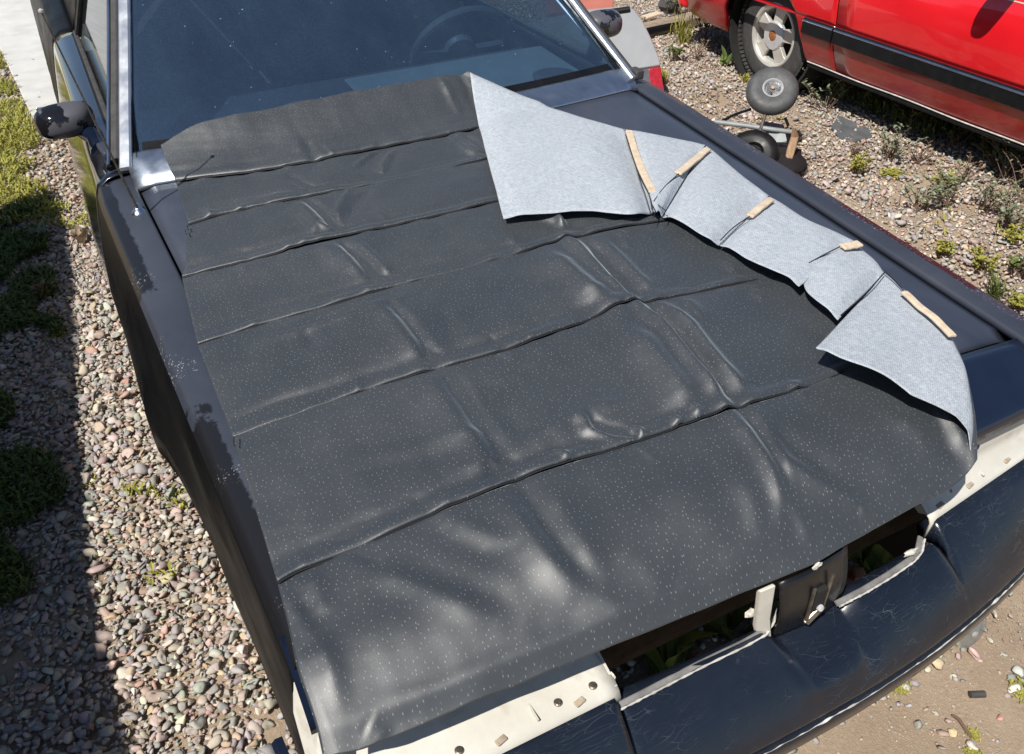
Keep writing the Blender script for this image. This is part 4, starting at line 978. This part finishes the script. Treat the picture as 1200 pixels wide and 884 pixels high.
# ------------------------------------------------------------------ red car parked alongside
redc = empty('red_car', (3.9, .9, 0), 'bright red coupe with five-spoke alloy wheels and black side moulding, parked behind the hand truck', 'car')
RO = np.array([3.9, .9, 0.])
RP = [(3.18, .245), (3.152, .262), (3.138, .29), (3.118, .33), (3.088, .40), (3.076, .435), (3.072, .53), (3.062, .60), (3.055, .68), (3.060, .76), (3.078, .84), (3.110, .91), (3.17, .955), (3.25, .965)]
WY, WZ, WR_ = 2.03, .315, .372
def rprof(z): return float(np.interp(z, [p[1] for p in RP], [p[0] for p in RP]))
def red_panel(name, y0, y1, n, z0, z1, mat, out=0.0, wys=(), thick=.004):
    ys = sorted(set(list(np.linspace(y0, y1, n))+[w_+WR_*math.sin(a) for w_ in wys for a in np.linspace(-math.pi/2, math.pi/2, 25) if y0 < w_+WR_*math.sin(a) < y1])); rows = []
    for y in ys:
        zb = z0
        for w_ in wys:
            d = abs(y-w_)
            if d < WR_+.0005: zb = max(zb, WZ+math.sqrt(max(0, WR_**2-d*d)))
        zb = min(zb, z1-.002)
        zs = [zb+(z1-zb)*t for t in np.linspace(0, 1, 18)]
        nose_in = .35*max(0, y-2.45)**2
        r_ = [(rprof(zs[0])-out+nose_in+.035-RO[0], y-RO[1], zs[0]+.004)] if wys else []
        rows.append(r_+[(rprof(z)-out+nose_in-RO[0], y-RO[1], z) for z in zs])
    return grid(name, rows, mat, redc, flip=False, thick=thick)
YD = atX(977, 40, 3.066)[1]
red_panel('front_fender', YD+.004, 3.0, 40, .53, .965, MAT['red'], 0, (WY,))
red_panel('front_fender_skirt', YD+.004, 3.0, 40, .245, .5295, MAT['redlow'], 0, (WY,))
dr = red_panel('door', YD-1.45, YD-.004, 12, .53, .965, MAT['red'])
red_panel('door_skirt', YD-1.45, YD-.004, 12, .245, .5295, MAT['redlow'])
red_panel('quarter_panel', -1.75, YD-1.458, 24, .53, .965, MAT['red'], 0, (-.66,))
red_panel('quarter_skirt', -1.75, YD-1.458, 24, .245, .5295, MAT['redlow'], 0, (-.66,))
def mould(y0, y1):
    for (zz, hh, ou, mt, nm) in ((.4835, .088, .014, MAT['blackplastic'], 'side_moulding'),):
        pts = [(rprof(zz)-RO[0]+.004, y-RO[1], zz) for y in np.linspace(y0, y1, 12)]
        o = MB().strip(pts, hh, ou+.010, (-1, 0, .05)).build(nm, mt, redc, bevel=.003)
        o2 = MB().strip([(p[0]-.020, p[1], p[2]+.030) for p in pts], .012, .006, (-.7, 0, .7)).build('bright_strip', MAT['chrome'], o)
        o3 = MB().strip([(p[0]-.0165, p[1], p[2]-.016) for p in pts], .010, .004, (-1, 0, 0)).build('moulding_groove', MAT['rubber'], o)
mould(YD+.006, WY-.385); mould(YD-1.44, YD-.006); mould(-.26, YD-1.46)
MB().strip([(rprof(.872)-RO[0]-.0015, y-RO[1], .872) for y in np.linspace(YD-1.45, YD-.2, 10)], .006, .002, (-1, 0, .4)).build('pin_stripe', MAT['cream'], redc)
# sill edge
MB().strip([(3.158-RO[0], y-RO[1], .247) for y in np.linspace(-.25, WY-.40, 10)], .02, .016, (-1, 0, -.2)).build('sill_edge', MAT['blackplastic'], redc)
MB().strip([(3.142-RO[0], y-RO[1], .2655+.002*math.sin(y*9)) for y in np.linspace(-.25, WY-.40, 30)], .007, .006, (-1, 0, .3)).build('sill_flange', MAT['lip'], redc)
MB().box((.15, 0, .27), (1.25, 4.4, .04)).build('floor_pan', MAT['dark'], redc)
# far side, bonnet, roof, ends
for nm, y0, y1, z0, z1 in (('bonnet', 1.45, 3.0, .965, .955), ('boot_lid', -1.75, -1.0, .965, .965)):
    grid(nm, [[(x-RO[0], y-RO[1], .965+.05*math.sin(math.pi*(x-3.25)/1.3)-.12*max(0, y-2.5)**2) for x in np.linspace(3.25, 4.55, 12)] for y in np.linspace(y0, y1, 8)], MAT['red'], redc, thick=.01)
grid('far_side', [[(4.72-RO[0], y-RO[1], .25), (4.74-RO[0], y-RO[1], .6), (4.70-RO[0], y-RO[1], .9), (4.55-RO[0], y-RO[1], .965)] for y in np.linspace(-1.75, 3.0, 8)], MAT['red'], redc, thick=.01)
for nm, y in (('front_bumper', 3.0), ('rear_bumper', -1.75)):
    MB().box((0, y-RO[1], .50), (1.40, .12, .46)).build(nm, MAT['red'], redc, bevel=.04)
grid('roof', [[(x-RO[0], y-RO[1], 1.36+.03*math.sin(math.pi*(x-3.4))) for x in np.linspace(3.42, 4.38, 8)] for y in np.linspace(-.45, .75, 6)], MAT['red'], redc, thick=.02)
grid('windscreen', [[(x*1.0-RO[0], 1.47-RO[1], .965), ((x-3.9)*.78+3.9-RO[0], .76-RO[1], 1.36)] for x in np.linspace(3.25, 4.55, 8)], MAT['sideglass'], redc)
grid('rear_window', [[(x*1.0-RO[0], -1.0-RO[1], .965), ((x-3.9)*.78+3.9-RO[0], -.45-RO[1], 1.36)] for x in np.linspace(3.25, 4.55, 8)], MAT['sideglass'], redc)
for xa, xb in ((3.24, 3.42), (4.56, 4.38)):
    grid('side_window', [[(xa-RO[0], y0-RO[1], .965), (xb-RO[0], y1-RO[1], 1.36)] for y0, y1 in ((-1.0, -.45), (.2, .2), (1.46, .76))], MAT['sideglass'], redc)
grid('seat', [[(x-RO[0], y-RO[1], .62) for x in (3.2, 4.6)] for y in (-1.0, 1.4)], MAT['dashdark'], redc, thick=.1)
for y in (WY, -.66):
    wheel((3.20+.095-RO[0], y-RO[1], .312), redc, sg=-1)
    wheel((4.62-RO[0], y-RO[1], .312), redc, sg=1)
    MB().lathe([(.40, -.13), (.40, .12), (.385, .12), (.385, -.13)], 40, 'X', (3.30-RO[0], y-RO[1], .345), cap=False).box((.12+3.30-RO[0], y-RO[1], .45), (.02, .85, .5)).build('wheel_arch_liner', MAT['dark'], redc)
# door mirror (its shadow falls on the door)
Sm = atX(1168, 4, 3.07); k_ = .15/.66
mcn = np.array([Sm[0]-.66*k_, Sm[1]-.36*k_, Sm[2]+k_])-RO
R = superell(mcn, (.11, .055, .062), .7)
mr = grid('side_mirror', R, MAT['blackplastic'], redc, closed_u=True)
MB().tube([mcn+np.array([.08, 0, -.02]), mcn+np.array([.17, .02, -.09])], [.035, .05], 12).build('mirror_foot', MAT['blackplastic'], mr, True)

# ------------------------------------------------------------------ silver panel with a red lamp, beyond the black car
def sp(px, py): return at(px, py, np.interp(py, [0, 8, 80, 100], [.53, .50, .20, .20]))
ol = [(600, 30), (640, 20), (690, 10), (735, 6), (744, 10), (753, 22), (763, 42), (772, 64), (776, 76), (735, 82), (690, 90), (640, 98), (590, 106)]
pts = [sp(*p_) for p_ in ol]
sv = empty('silver_body_panel', (0, 0, 0), 'pale silver car panel with black pull handle and red lamp, lying beyond the black car', 'car panel')
up = np.cross(pts[8]-pts[3], pts[10]-pts[8]); up /= np.linalg.norm(up); up = up if up[2] > 0 else -up
MB().prism(pts, tuple(-up*.07)).build('panel_skin', MAT['silver'], sv, bevel=.016, seg=3)
MB().strip([sp(714, 15), sp(725, 13.5), sp(738, 11.5)], .035, .022, tuple(up)).build('pull_handle', MAT['blackplastic'], sv, bevel=.006)
lo_ = [sp(776, 76), sp(735, 82), sp(690, 90), sp(640, 98)]
lowp = [p_-up*.02 for p_ in lo_]+[np.array([p_[0]-.02, p_[1]-.10, .02]) for p_ in lo_[::-1]]
MB().prism(lowp, (0, .03, .01)).build('lower_trim', simple('dark_grey_trim', (.10, .105, .12), .5), sv, bevel=.006)
l0, l1 = lo_[0]-up*.025, lo_[0]*.62+lo_[1]*.38-up*.025
MB().prism([l0+np.array([-.005, -.012, 0]), l1+np.array([0, -.012, 0]), np.array([l1[0]-.02, l1[1]-.105, .035]), np.array([l0[0]-.025, l0[1]-.105, .035])], (0, .016, .004)).build('red_lamp', MAT['lens'], sv, bevel=.006)
rb = MB().prism([at(640, -12, .35), at(719, -14, .35), at(719, 9, .30), at(640, 16, .30)], (0, 0, -.12)).build('red_metal_sheet', MAT['maroon'], None, bevel=.01)
tag(rb, 'faded red metal sheet lying behind the silver panel at the top edge', 'metal sheet')
# ------------------------------------------------------------------ timber behind
p0, p1 = at(752, 33, .07), at(838, 14, .07)
tb = MB().strip([p0+(p1-p0)*-.1, p0*.5+p1*.5, p1+(p1-p0)*.25], .11, .09, (0, 0, 1)); o = tb.build('timber_plank', MAT['wood'], None, bevel=.008); o.location.z = -.06
tag(o, 'long grey weathered timber plank lying on the gravel behind the red car', 'plank')
p0, p1 = at(755, 22, .04), at(772, 17, .05)
o = MB().strip([p0, p1], .07, .02, (0, 0, 1)).build('wood_offcut', MAT['cream'], None, bevel=.003); tag(o, 'short pale wood offcut beside the weathered plank', 'offcut')
o = blob('black_rubber_lump', at(785, 7, .06), (.07, .10, .07), MAT['rubber'], 8, None); tag(o, 'black lump of rubber lying behind the plank', 'rubber scrap')
p0, p1 = at(752, 42, .03), at(800, 30, .03)
o = MB().strip([p0, p1], .07, .05, (0, 0, 1)).build('black_pipe', MAT['blackplastic'], None, bevel=.01); tag(o, 'black strip lying in front of the timber plank', 'strip')

# ------------------------------------------------------------------ hand truck axle with its two wheels
hb = at(902, 172, .05)
ht = empty('hand_truck', (hb[0], hb[1], 0), 'tipped-over hand truck with its small black tyre uppermost', 'hand truck')
def small_wheel(c, R, rot, par):
    m_ = MB().lathe([(.048, -.03), (R*.72, -.040), (R*.93, -.030), (R, -.012), (R, .012), (R*.93, .030), (R*.80, .040), (R*.60, .041), (.052, .034), (.048, .026)], 48, loc=c, rot=rot)
    w_ = m_.build('wheel', MAT['rubber2'], par, True)
    MB().lathe([(.050, .026), (.054, .037), (.049, .041), (.044, .036), (.040, .018), (.022, .012), (.0001, .012)], 36, loc=c, rot=rot).build('hub', MAT['galv'], w_, True)
    MB().lathe([(.018, .012), (.018, .022), (.013, .026), (.009, .026), (.009, .040), (.0001, .042)], 20, loc=c, rot=rot).build('axle_nut', MAT['brownnut'], w_, True)
    MB().lathe([(.0045, 0), (.0045, .028), (.0001, .030)], 8, loc=tuple(Vector(c)+rot@Vector((-.004, -.034, .012))), rot=rot).build('valve', MAT['blackplastic'], w_, True)
    return w_
MAT['rubber2'] = simple('grey_dusty_tyre', (.060, .062, .064), .6, 0, .2, 30, .1)
MAT['brownnut'] = simple('rusty_nut', (.34, .24, .17), .6, .2, .3, 80)
cu = at(905, 107, .34)
axd = Vector((-.45, -.5, .75)).normalized(); rot = axd.to_track_quat('Z', 'Y').to_matrix()
O_ = np.array([hb[0], hb[1], 0])
CU = Vector(cu-O_); RT = .135
small_wheel(tuple(CU), RT, rot, ht)
CL = Vector(at(882, 181, .08)-O_)
lw_ = small_wheel(tuple(CL), RT, rot, ht)
for o_ in [lw_]+list(lw_.children): o_.data.materials[0] = MAT['blackplastic']  # lower wheel all black: the upper wheel's shade put into its material
MB().tube([CL, CU], .009, 8).build('axle', MAT['bolt'], ht, True)
def L(px, py, z): return at(px, py, z)-O_
MB().tube([L(838, 143, .20), L(870, 147, .19), L(905, 152, .18), L(928, 155, .17)], .013, 10).build('cross_tube', MAT['frame'], ht, True)
MB().tube([L(920, 138, .22), L(924, 148, .18)], .008, 8).build('brace', MAT['blackplastic'], ht, True)
MB().tube([L(838, 146, .12), L(862, 134, .16), L(880, 128, .20)], .008, 8).build('brace', MAT['blackplastic'], ht, True)
MB().prism([L(880, 158, .10), L(893, 142, .16), L(918, 146, .15), L(922, 165, .09), L(905, 172, .06)], (0, 0, -.012)).build('toe_plate', MAT['frame'], ht)
# black bin liner under it
P = []
bc = at(898, 178, .06); rr = np.random.default_rng(5)
for i in range(12):
    a_ = -math.pi/2+math.pi*i/11; row = []
    for j in range(20):
        b_ = 2*math.pi*j/20; q_ = 1+.10*math.sin(3*b_+i)+.06*math.sin(7*b_+2*i); row.append((bc[0]+.21*math.cos(a_)*math.cos(b_)*q_-.02, bc[1]+.17*math.cos(a_)*math.sin(b_)*q_-.06, .035+.045*math.sin(a_)*q_))
    P.append(row)
o = grid('black_bag', P, simple('black_polythene', (.010, .010, .011), .65), None, closed_u=True); tag(o, 'crumpled black plastic bag under the hand truck wheels', 'bag')
# pointed stake
s0, s1, s2 = at(921, 196, .02), at(931, 160, .16), at(930, 148, .22)
o = MB().strip([s0, s0*.4+s1*.6, s1, s2], [.035, .044, .04, .01], .02, (-.4, -.8, .3)).build('wooden_stake', MAT['stake'], None, bevel=.003); tag(o, 'rough pointed wooden stake standing beside the hand truck', 'stake')
# slate-grey flat sheet by the red car
o = MB().prism([at(974, 148, .015), at(983, 135, .02), at(1018, 150, .02), at(1022, 160, .012), at(1000, 166, .01), at(985, 163, .01)], (0, 0, -.012)).build('grey_rubber_flap', simple('slate_rubber', (.10, .105, .11), .6), None, bevel=.003); tag(o, 'flat slate grey rubber sheet lying at the edge of the red car shade', 'rubber sheet')

# ------------------------------------------------------------------ small things on the dirt at the front right
def stone_thing(name, px, py, rw, cidx, label, seed, flat=.6, zz=None):
    o = stones(name, np.array([at(px, py, .01)[:2]]), np.array([rw]), seed, 2, .002); o['label'] = label; o['category'] = 'stone'
    me = o.data; n_ = len(me.vertices); c_ = np.array(list(cidx)+[1.0]); me.color_attributes['tint'].data.foreach_set('color', np.tile(c_, n_).astype(np.float32))
    return o
stone_thing('stone', 1097, 779, .021, (.60, .47, .30), 'tan stone lying just below the bumper edge, the broadest on the dirt', 31)
stone_thing('stone', 1088, 783, .012, (.62, .55, .42), 'small cream stone touching the tan stone below the bumper', 32)
stone_thing('stone', 1143, 768, .019, (.58, .40, .36), 'pink stone half sunk in the dirt right of the bumper', 33)
stone_thing('stone', 1118, 857, .015, (.62, .50, .28), 'yellow ochre stone on the dirt beside the twig', 34)
stone_thing('stone', 1140, 873, .015, (.60, .56, .50), 'pale grey stone at the very bottom beneath the twig', 35)
stone_thing('stone', 1166, 718, .018, (.58, .50, .42), 'cream stone on the dirt right of the plastic bottle', 36)
stone_thing('stone', 1174, 838, .012, (.55, .28, .22), 'brick red stone among the pebbles at lower right', 37)
stone_thing('stone', 1194, 786, .020, (.50, .52, .48), 'rough grey stone at the right edge of the dirt', 38)
stone_thing('stone', 1188, 807, .016, (.72, .70, .68), 'sharp white stone with a dark crack of shade at right edge', 39)
stone_thing('stone', 1180, 688, .020, (.42, .46, .40), 'flat grey green stone beside the bumper corner', 40)
stone_thing('stone', 1065, 824, .010, (.42, .42, .42), 'small grey stone on bare dirt below the bumper', 41)
o = MB().tube([at(1137, 814, .012), at(1154, 813.5, .012)], .0085, 14).build('black_hose_piece', MAT['rubber'], None, True); tag(o, 'short cut piece of black rubber hose on the dirt', 'hose')
o = MB().tube([at(1116, 838, .008), at(1124, 843, .012), at(1132, 855, .01), at(1139, 864, .008)], [.003, .004, .004, .003], 6).build('twig', MAT['leafd'], None, True); tag(o, 'thin bent grey twig on the dirt', 'twig')
bt = empty('plastic_bottle', (0, 0, 0), 'clear crushed plastic bottle lying beside the bumper with its cap to the upper right', 'bottle')
b0, b1, b2_ = at(1124, 744, .04), at(1146, 719, .035), at(1153, 711, .03)
MB().tube([b0, b0*.75+b1*.25, b0*.35+b1*.65, b1, b1*.5+b2_*.5], [.038, .04, .037, .022, .014], 18).build('body', MAT['bottle'], bt, True)
MB().tube([b2_*.65+b1*.35, b2_], .016, 16).build('cap', simple('blue_bottle_cap', (.28, .36, .50), .4), bt, True)
for k, (px, py, z, sz, rz, lb) in enumerate(((987, 692, .10, .06, .4, 'broken orange brick lump seen inside the right grille opening, nearest the centre panel'), (1006, 676, .10, .045, 1.0, 'small broken brick piece inside the right grille opening, beside a leaf'), (817, 777, .10, .042, .2, 'broken brick piece seen through the left grille opening'))):
    c_ = at(px, py, z)
    o = MB().box(tuple(c_-np.array([0, 0, .0])), (sz, sz*.7, sz*.8), Matrix.Rotation(rz, 3, 'Z')).box(tuple(c_+np.array([.01, .01, -z*.5-.02])), (sz*1.3, sz*1.2, z), Matrix.Rotation(rz+.5, 3, 'Z')).build('brick_piece', MAT['brick'], None, bevel=.006); tag(o, lb, 'brick')

# ------------------------------------------------------------------ weeds
def leaf_mesh(name, blades, mat):
    """blades: list of (points(list of Vector), width, tint)"""
    V, F, T = [], [], []
    for pts, wd, tint in blades:
        n_ = len(pts); b_ = len(V)
        for i, p_ in enumerate(pts):
            t_ = (pts[min(i+1, n_-1)]-pts[max(i-1, 0)]).normalized(); sd_ = t_.cross(Vector((0, 0, 1)))
            if sd_.length < .05: sd_ = Vector((1, 0, 0))
            sd_.normalize(); f_ = i/(n_-1); w_ = wd*(math.sin(math.pi*min(1, .12+f_*.88))**.7)*(1 if i < n_-1 else .15)
            nn = sd_.cross(t_).normalized()
            V += [p_-sd_*w_+nn*w_*.35, p_, p_+sd_*w_+nn*w_*.35]; T += [tint]*3
        for i in range(n_-1):
            a_ = b_+3*i; F += [(a_, a_+1, a_+4, a_+3), (a_+1, a_+2, a_+5, a_+4)]
    me = bpy.data.meshes.new(name); me.from_pydata([tuple(v) for v in V], [], F); me.materials.append(mat)
    me.polygons.foreach_set('use_smooth', [True]*len(F)); at_ = me.color_attributes.new('tint', 'FLOAT_COLOR', 'POINT')
    at_.data.foreach_set('color', np.array([[t_, t_, t_, 1] for t_ in T], np.float32).ravel()); return me
def plant(name, px, py, kind, h, label, seed, n=None, spread=1.0, pos=None, group=None, z=0):
    r = random.Random(seed); base = Vector(at(px, py, z)) if pos is None else Vector(pos)
    e_ = empty(name, tuple(base), label, 'weed', group)
    stems = MB(); blades = []; has = False
    cfg = {'bushy': (14, 'leafg', .008, 10), 'yellow': (18, 'leafy', .006, 12), 'green': (14, 'leaf', .009, 9), 'dry': (12, 'leafd', .004, 6), 'grass': (40, 'leaf', .003, 0), 'ygrass': (60, 'leafy', .003, 0), 'broad': (7, 'leaf', .017, 0), 'mat': (10, 'leafy', .007, 0)}[kind]
    ns = n or cfg[0]
    for s_ in range(ns):
        a_ = r.uniform(0, 2*math.pi); ln = r.uniform(.25, .9)*spread; hh = h*r.uniform(.5, 1.05)
        d_ = Vector((math.cos(a_)*ln*h, math.sin(a_)*ln*h, hh))
        p0 = Vector((r.gauss(0, .1*h), r.gauss(0, .1*h), 0))
        bend = Vector((r.gauss(0, .12), r.gauss(0, .12), 0))*h
        crv = [p0+d_*t+bend*math.sin(t*math.pi)+Vector((0, 0, .15*h*math.sin(t*math.pi)))*(1 if cfg[3] else .6) for t in (0, .25, .5, .75, 1)]
        if kind in ('grass', 'ygrass', 'broad'):
            blades.append((crv, cfg[2]*r.uniform(.7, 1.3), r.random())); continue
        if kind == 'mat':
            for q_ in range(14):
                c0 = Vector((r.gauss(0, .4), r.gauss(0, .4), 0))*h*spread*2+Vector((0, 0, r.uniform(.0, .35)*h)); aa = r.uniform(0, 6.28); l_ = r.uniform(.25, .5)*max(h, .02)
                dd_ = Vector((math.cos(aa), math.sin(aa), r.uniform(0, .6)))*l_; blades.append(([c0, c0+dd_*.5+Vector((0, 0, .003)), c0+dd_], cfg[2]*min(1, h/.05)*r.uniform(.7, 1.2), r.random()))
            continue
        stems.tube(crv, [.0022, .002, .0017, .0013, .0008], 4); has = True
        for q_ in range(cfg[3]):
            t = r.uniform(.25, 1); i = min(3, int(t*4)); f_ = t*4-i; c0 = crv[i]*(1-f_)+crv[i+1]*f_
            aa = r.uniform(0, 6.28); l_ = r.uniform(.012, .032)*(.7+h*1.2); dd_ = Vector((math.cos(aa), math.sin(aa), r.uniform(-.1, .9)))*l_
            blades.append(([c0, c0+dd_*.5+Vector((0, 0, .12*l_)), c0+dd_], cfg[2]*r.uniform(.6, 1.2), r.random()))
    if has: stems.build('stems', MAT['leafd'], e_, True)
    link('leaves', leaf_mesh('leaves', blades, MAT[cfg[1]]), e_)
    return e_
for i, (px, py, kd, h, sp_, lb) in enumerate((
 (800, 52, 'ygrass', .26, .5, 'tall yellow grass tuft in front of the timber plank'),
 (828, 48, 'green', .30, .8, 'leafy green weed growing against the left of the red car front wheel'),
 (843, 30, 'bushy', .30, .7, 'grey green weed under the front end of the red car'),
 (848, 78, 'broad', .12, 1.0, 'low broad leafed weed beside the red car tyre'),
 (815, 70, 'dry', .16, .8, 'dry brown weed on the gravel left of the red car tyre'),
 (790, 72, 'green', .12, .8, 'small green weed on the gravel near the silver panel'),
 (776, 98, 'ygrass', .10, .5, 'yellow grass sprig at the foot of the silver panel lamp'),
 (792, 18, 'yellow', .24, .8, 'yellow weed growing behind the timber plank'),
 (826, 12, 'yellow', .22, .8, 'yellow flowering weed between the plank and red car bumper'),
 (873, 98, 'ygrass', .07, .5, 'yellow sprig between the two tyres'),
 (968, 128, 'bushy', .20, 1.0, 'grey green weed right of the small hand truck tyre'),
 (952, 108, 'bushy', .22, .9, 'pale stemmed weed standing in the shade behind the hand truck'),
 (1000, 185, 'dry', .10, 1.1, 'low reddish dry weed on gravel below the grey rubber sheet'),
 (1003, 205, 'yellow', .10, .8, 'yellow clump on the gravel, nearest the black car fender'),
 (1043, 188, 'bushy', .17, 1.0, 'grey leafed weed at the edge of the red car shade'),
 (1073, 190, 'dry', .11, 1.0, 'straw coloured dry weed right of the grey leafed one'),
 (1075, 248, 'bushy', .15, 1.1, 'dark stemmed weed with yellow tips in mid gravel'),
 (1108, 240, 'bushy', .18, 1.0, 'tallest grey weed in the mid gravel'),
 (1105, 222, 'yellow', .09, 1.0, 'small yellow clump between the grey weeds'),
 (1128, 215, 'dry', .14, 1.0, 'dry weed below the red car sill near the right'),
 (1155, 248, 'bushy', .20, 1.0, 'straggly weed at the right with upright grey leaves'),
 (1178, 215, 'bushy', .28, .9, 'big straggly weed in the shade under the red car at right'),
 (1195, 235, 'dry', .22, .9, 'dry weed at the right edge beneath the red car'),
 (1120, 175, 'green', .22, 1.0, 'dark green weed deep in the red car shade'),
 (1160, 195, 'green', .22, 1.0, 'dark green weed in the shade below the sill at right'),
 (1080, 160, 'green', .24, 1.1, 'dark green bush in the shade under the middle of the sill'),
 (1020, 130, 'green', .24, 1.1, 'dark green bush in the shade under the left of the sill'),
 (985, 112, 'green', .26, 1.1, 'dark green weed in the shade behind the red car tyre'),
 (1165, 350, 'grass', .12, .9, 'bright green grass tuft near the front right corner of the black car'),
 (1190, 325, 'green', .10, 1.1, 'green weed at right edge of the gravel'),
 (1150, 320, 'yellow', .09, 1.1, 'yellow green weed above the grass tuft'),
 (1185, 285, 'yellow', .08, 1.2, 'yellow weed patch at the right edge'),
 (1100, 300, 'yellow', .06, 1.1, 'low yellow sprig on gravel beside the fender gap'),
 (1182, 270, 'bushy', .16, 1.0, 'grey weed at the right edge above the yellow patch'),
 (1190, 362, 'yellow', .05, 1.2, 'tiny yellow sprig by the fender corner'),
 (1053, 805, 'mat', .018, .8, 'little green mat plant on bare dirt below the bumper'),
 (1140, 862, 'mat', .012, .6, 'tiny green sprig beside the twig'),
 (1197, 810, 'mat', .022, .8, 'green sprig at the right edge of the dirt'),
 (1140, 884, 'mat', .012, .8, 'green sprig at the bottom edge of the dirt'),
 (1045, 205, 'mat', .05, .7, 'flat yellow leaf rosette on the gravel'))):
    plant('weed', px, py, kd, h, lb, 100+i, spread=sp_)
for i, (px, py, kd, h, sp_, lb) in enumerate((
 (785, 790, 'broad', .22, 1.0, 'broad leafed weed seen through the left grille opening'),
 (865, 752, 'broad', .24, .9, 'bright tipped weed seen through the left grille opening, right side'),
 (1030, 660, 'broad', .28, .9, 'long bladed weed seen through the right grille opening'),
 (1020, 690, 'broad', .20, 1.0, 'low weed with a yellow leaf in the right grille opening'),
 (1055, 645, 'grass', .28, .8, 'grass blades at the right end of the right grille opening'))):
    plant('weed', px, py, kd, h, lb, 200+i, spread=sp_, n=14)
# left strip: single plants at the edge of the shade
for i, (px, py, kd, h, sp_, lb) in enumerate((
 (98, 285, 'broad', .10, .6, 'brown weed with two upright oval leaves on the sunlit gravel'),
 (50, 282, 'broad', .09, .6, 'pale leaf weed at the edge of the left shade'),
 (50, 325, 'broad', .10, .5, 'long leaf weed crossing the shade edge'),
 (50, 350, 'broad', .10, .5, 'weed with a pale upright leaf inside the shade'),
 (66, 395, 'mat', .035, .9, 'yellow green trailing weed at the shade edge, midway down'),
 (105, 565, 'mat', .02, .7, 'yellow green sprig at the shade edge near the front wheel arch'),
 (135, 625, 'mat', .015, .6, 'tiny sprig at the lowest shade edge'))):
    e_ = plant('weed', px, py, kd, h, lb, 300+i, spread=sp_, n=6)
    for c_ in e_.children:
        if kd == 'broad' and c_.name.startswith('leaves'): c_.data.materials[0] = MAT['leafd'] if i in (0, 3) else MAT['leafg']
# ground cover: grass in the shade and yellow ground cover by the concrete
def cover(name, label, xy, hmin, hmax, lw, mat, seed):
    r = np.random.default_rng(seed); n_ = len(xy); a_ = r.uniform(0, 2*np.pi, n_); h = r.uniform(hmin, hmax, n_); ln = r.uniform(.3, 1.2, n_)*h; w_ = lw*r.uniform(.6, 1.3, n_)
    dx, dy = np.cos(a_), np.sin(a_); z0 = r.uniform(0, .6, n_)*h
    B = np.stack([xy[:, 0], xy[:, 1], z0], 1); M_ = B+np.stack([dx*ln*.5, dy*ln*.5, h*.6], 1); T_ = B+np.stack([dx*ln, dy*ln, h*.75], 1); S_ = np.stack([-dy*w_, dx*w_, 0*w_], 1)
    V = np.stack([B, M_-S_, T_, M_+S_], 1).reshape(-1, 3); F = (np.arange(n_)[:, None]*4+np.array([0, 1, 2, 3])[None])
    me = bpy.data.meshes.new(name); me.from_pydata(V.tolist(), [], F.tolist()); me.materials.append(mat)
    t_ = np.repeat(r.uniform(0, 1, n_), 4); at_ = me.color_attributes.new('tint', 'FLOAT_COLOR', 'POINT'); at_.data.foreach_set('color', np.stack([t_, t_, t_, 1+0*t_], 1).ravel().astype(np.float32))
    o = link(name, me); tag(o, label, None, None, 'stuff'); return o
def patch(n_, x0, x1, y0, y1, seed, thr, f=None):
    r = np.random.default_rng(seed); xy = np.stack([r.uniform(x0, x1, n_), r.uniform(y0, y1, n_)], 1); g_ = sines(9, .8, 3.5, seed+1)(xy[:, 0], xy[:, 1])
    return xy[g_ + (0 if f is None else f(xy[:, 0], xy[:, 1])) > thr]
cover('ground_cover', 'low green weeds in the shade left of the black car', patch(42000, -1.7, -1.16, -.35, 2.4, 401, .40, lambda x, y: (-1.25-x)*2.5+np.clip(y-.2, 0, .4)), .012, .05, .0042, MAT['leaf'], 1)
cover('ground_cover', 'yellow green weeds by the concrete pad', patch(30000, -1.9, -1.0, 2.2, 5.6, 411, .35, lambda x, y: (-1.08-x)*1.8+np.clip(y-2.4, -.4, .5)-9*((dirn[0]*(y-a[1])-dirn[1]*(x-a[0])) > -.02)), .015, .055, .0045, MAT['leafy'], 2)
cover('ground_cover', 'sparse yellow green sprouts along the car side', patch(5000, -1.2, -.9, -.4, 2.6, 421, 1.25), .015, .04, .005, MAT['leafy'], 3)
cover('ground_cover', 'sparse dry sprouts on the gravel by the red car', patch(11000, 1.8, 3.6, -.8, 4.0, 431, .75), .015, .06, .004, MAT['leafd'], 4)
cover('ground_cover', 'sparse green sprouts on the gravel by the red car', patch(7000, 1.8, 3.6, -.8, 4.4, 441, 1.35), .015, .05, .006, MAT['leafy'], 5)
cover('ground_cover', 'weeds in the deep shade under the red car', patch(6000, 3.35, 4.2, -.6, 1.7, 451, .1), .03, .12, .006, MAT['leaf'], 6)
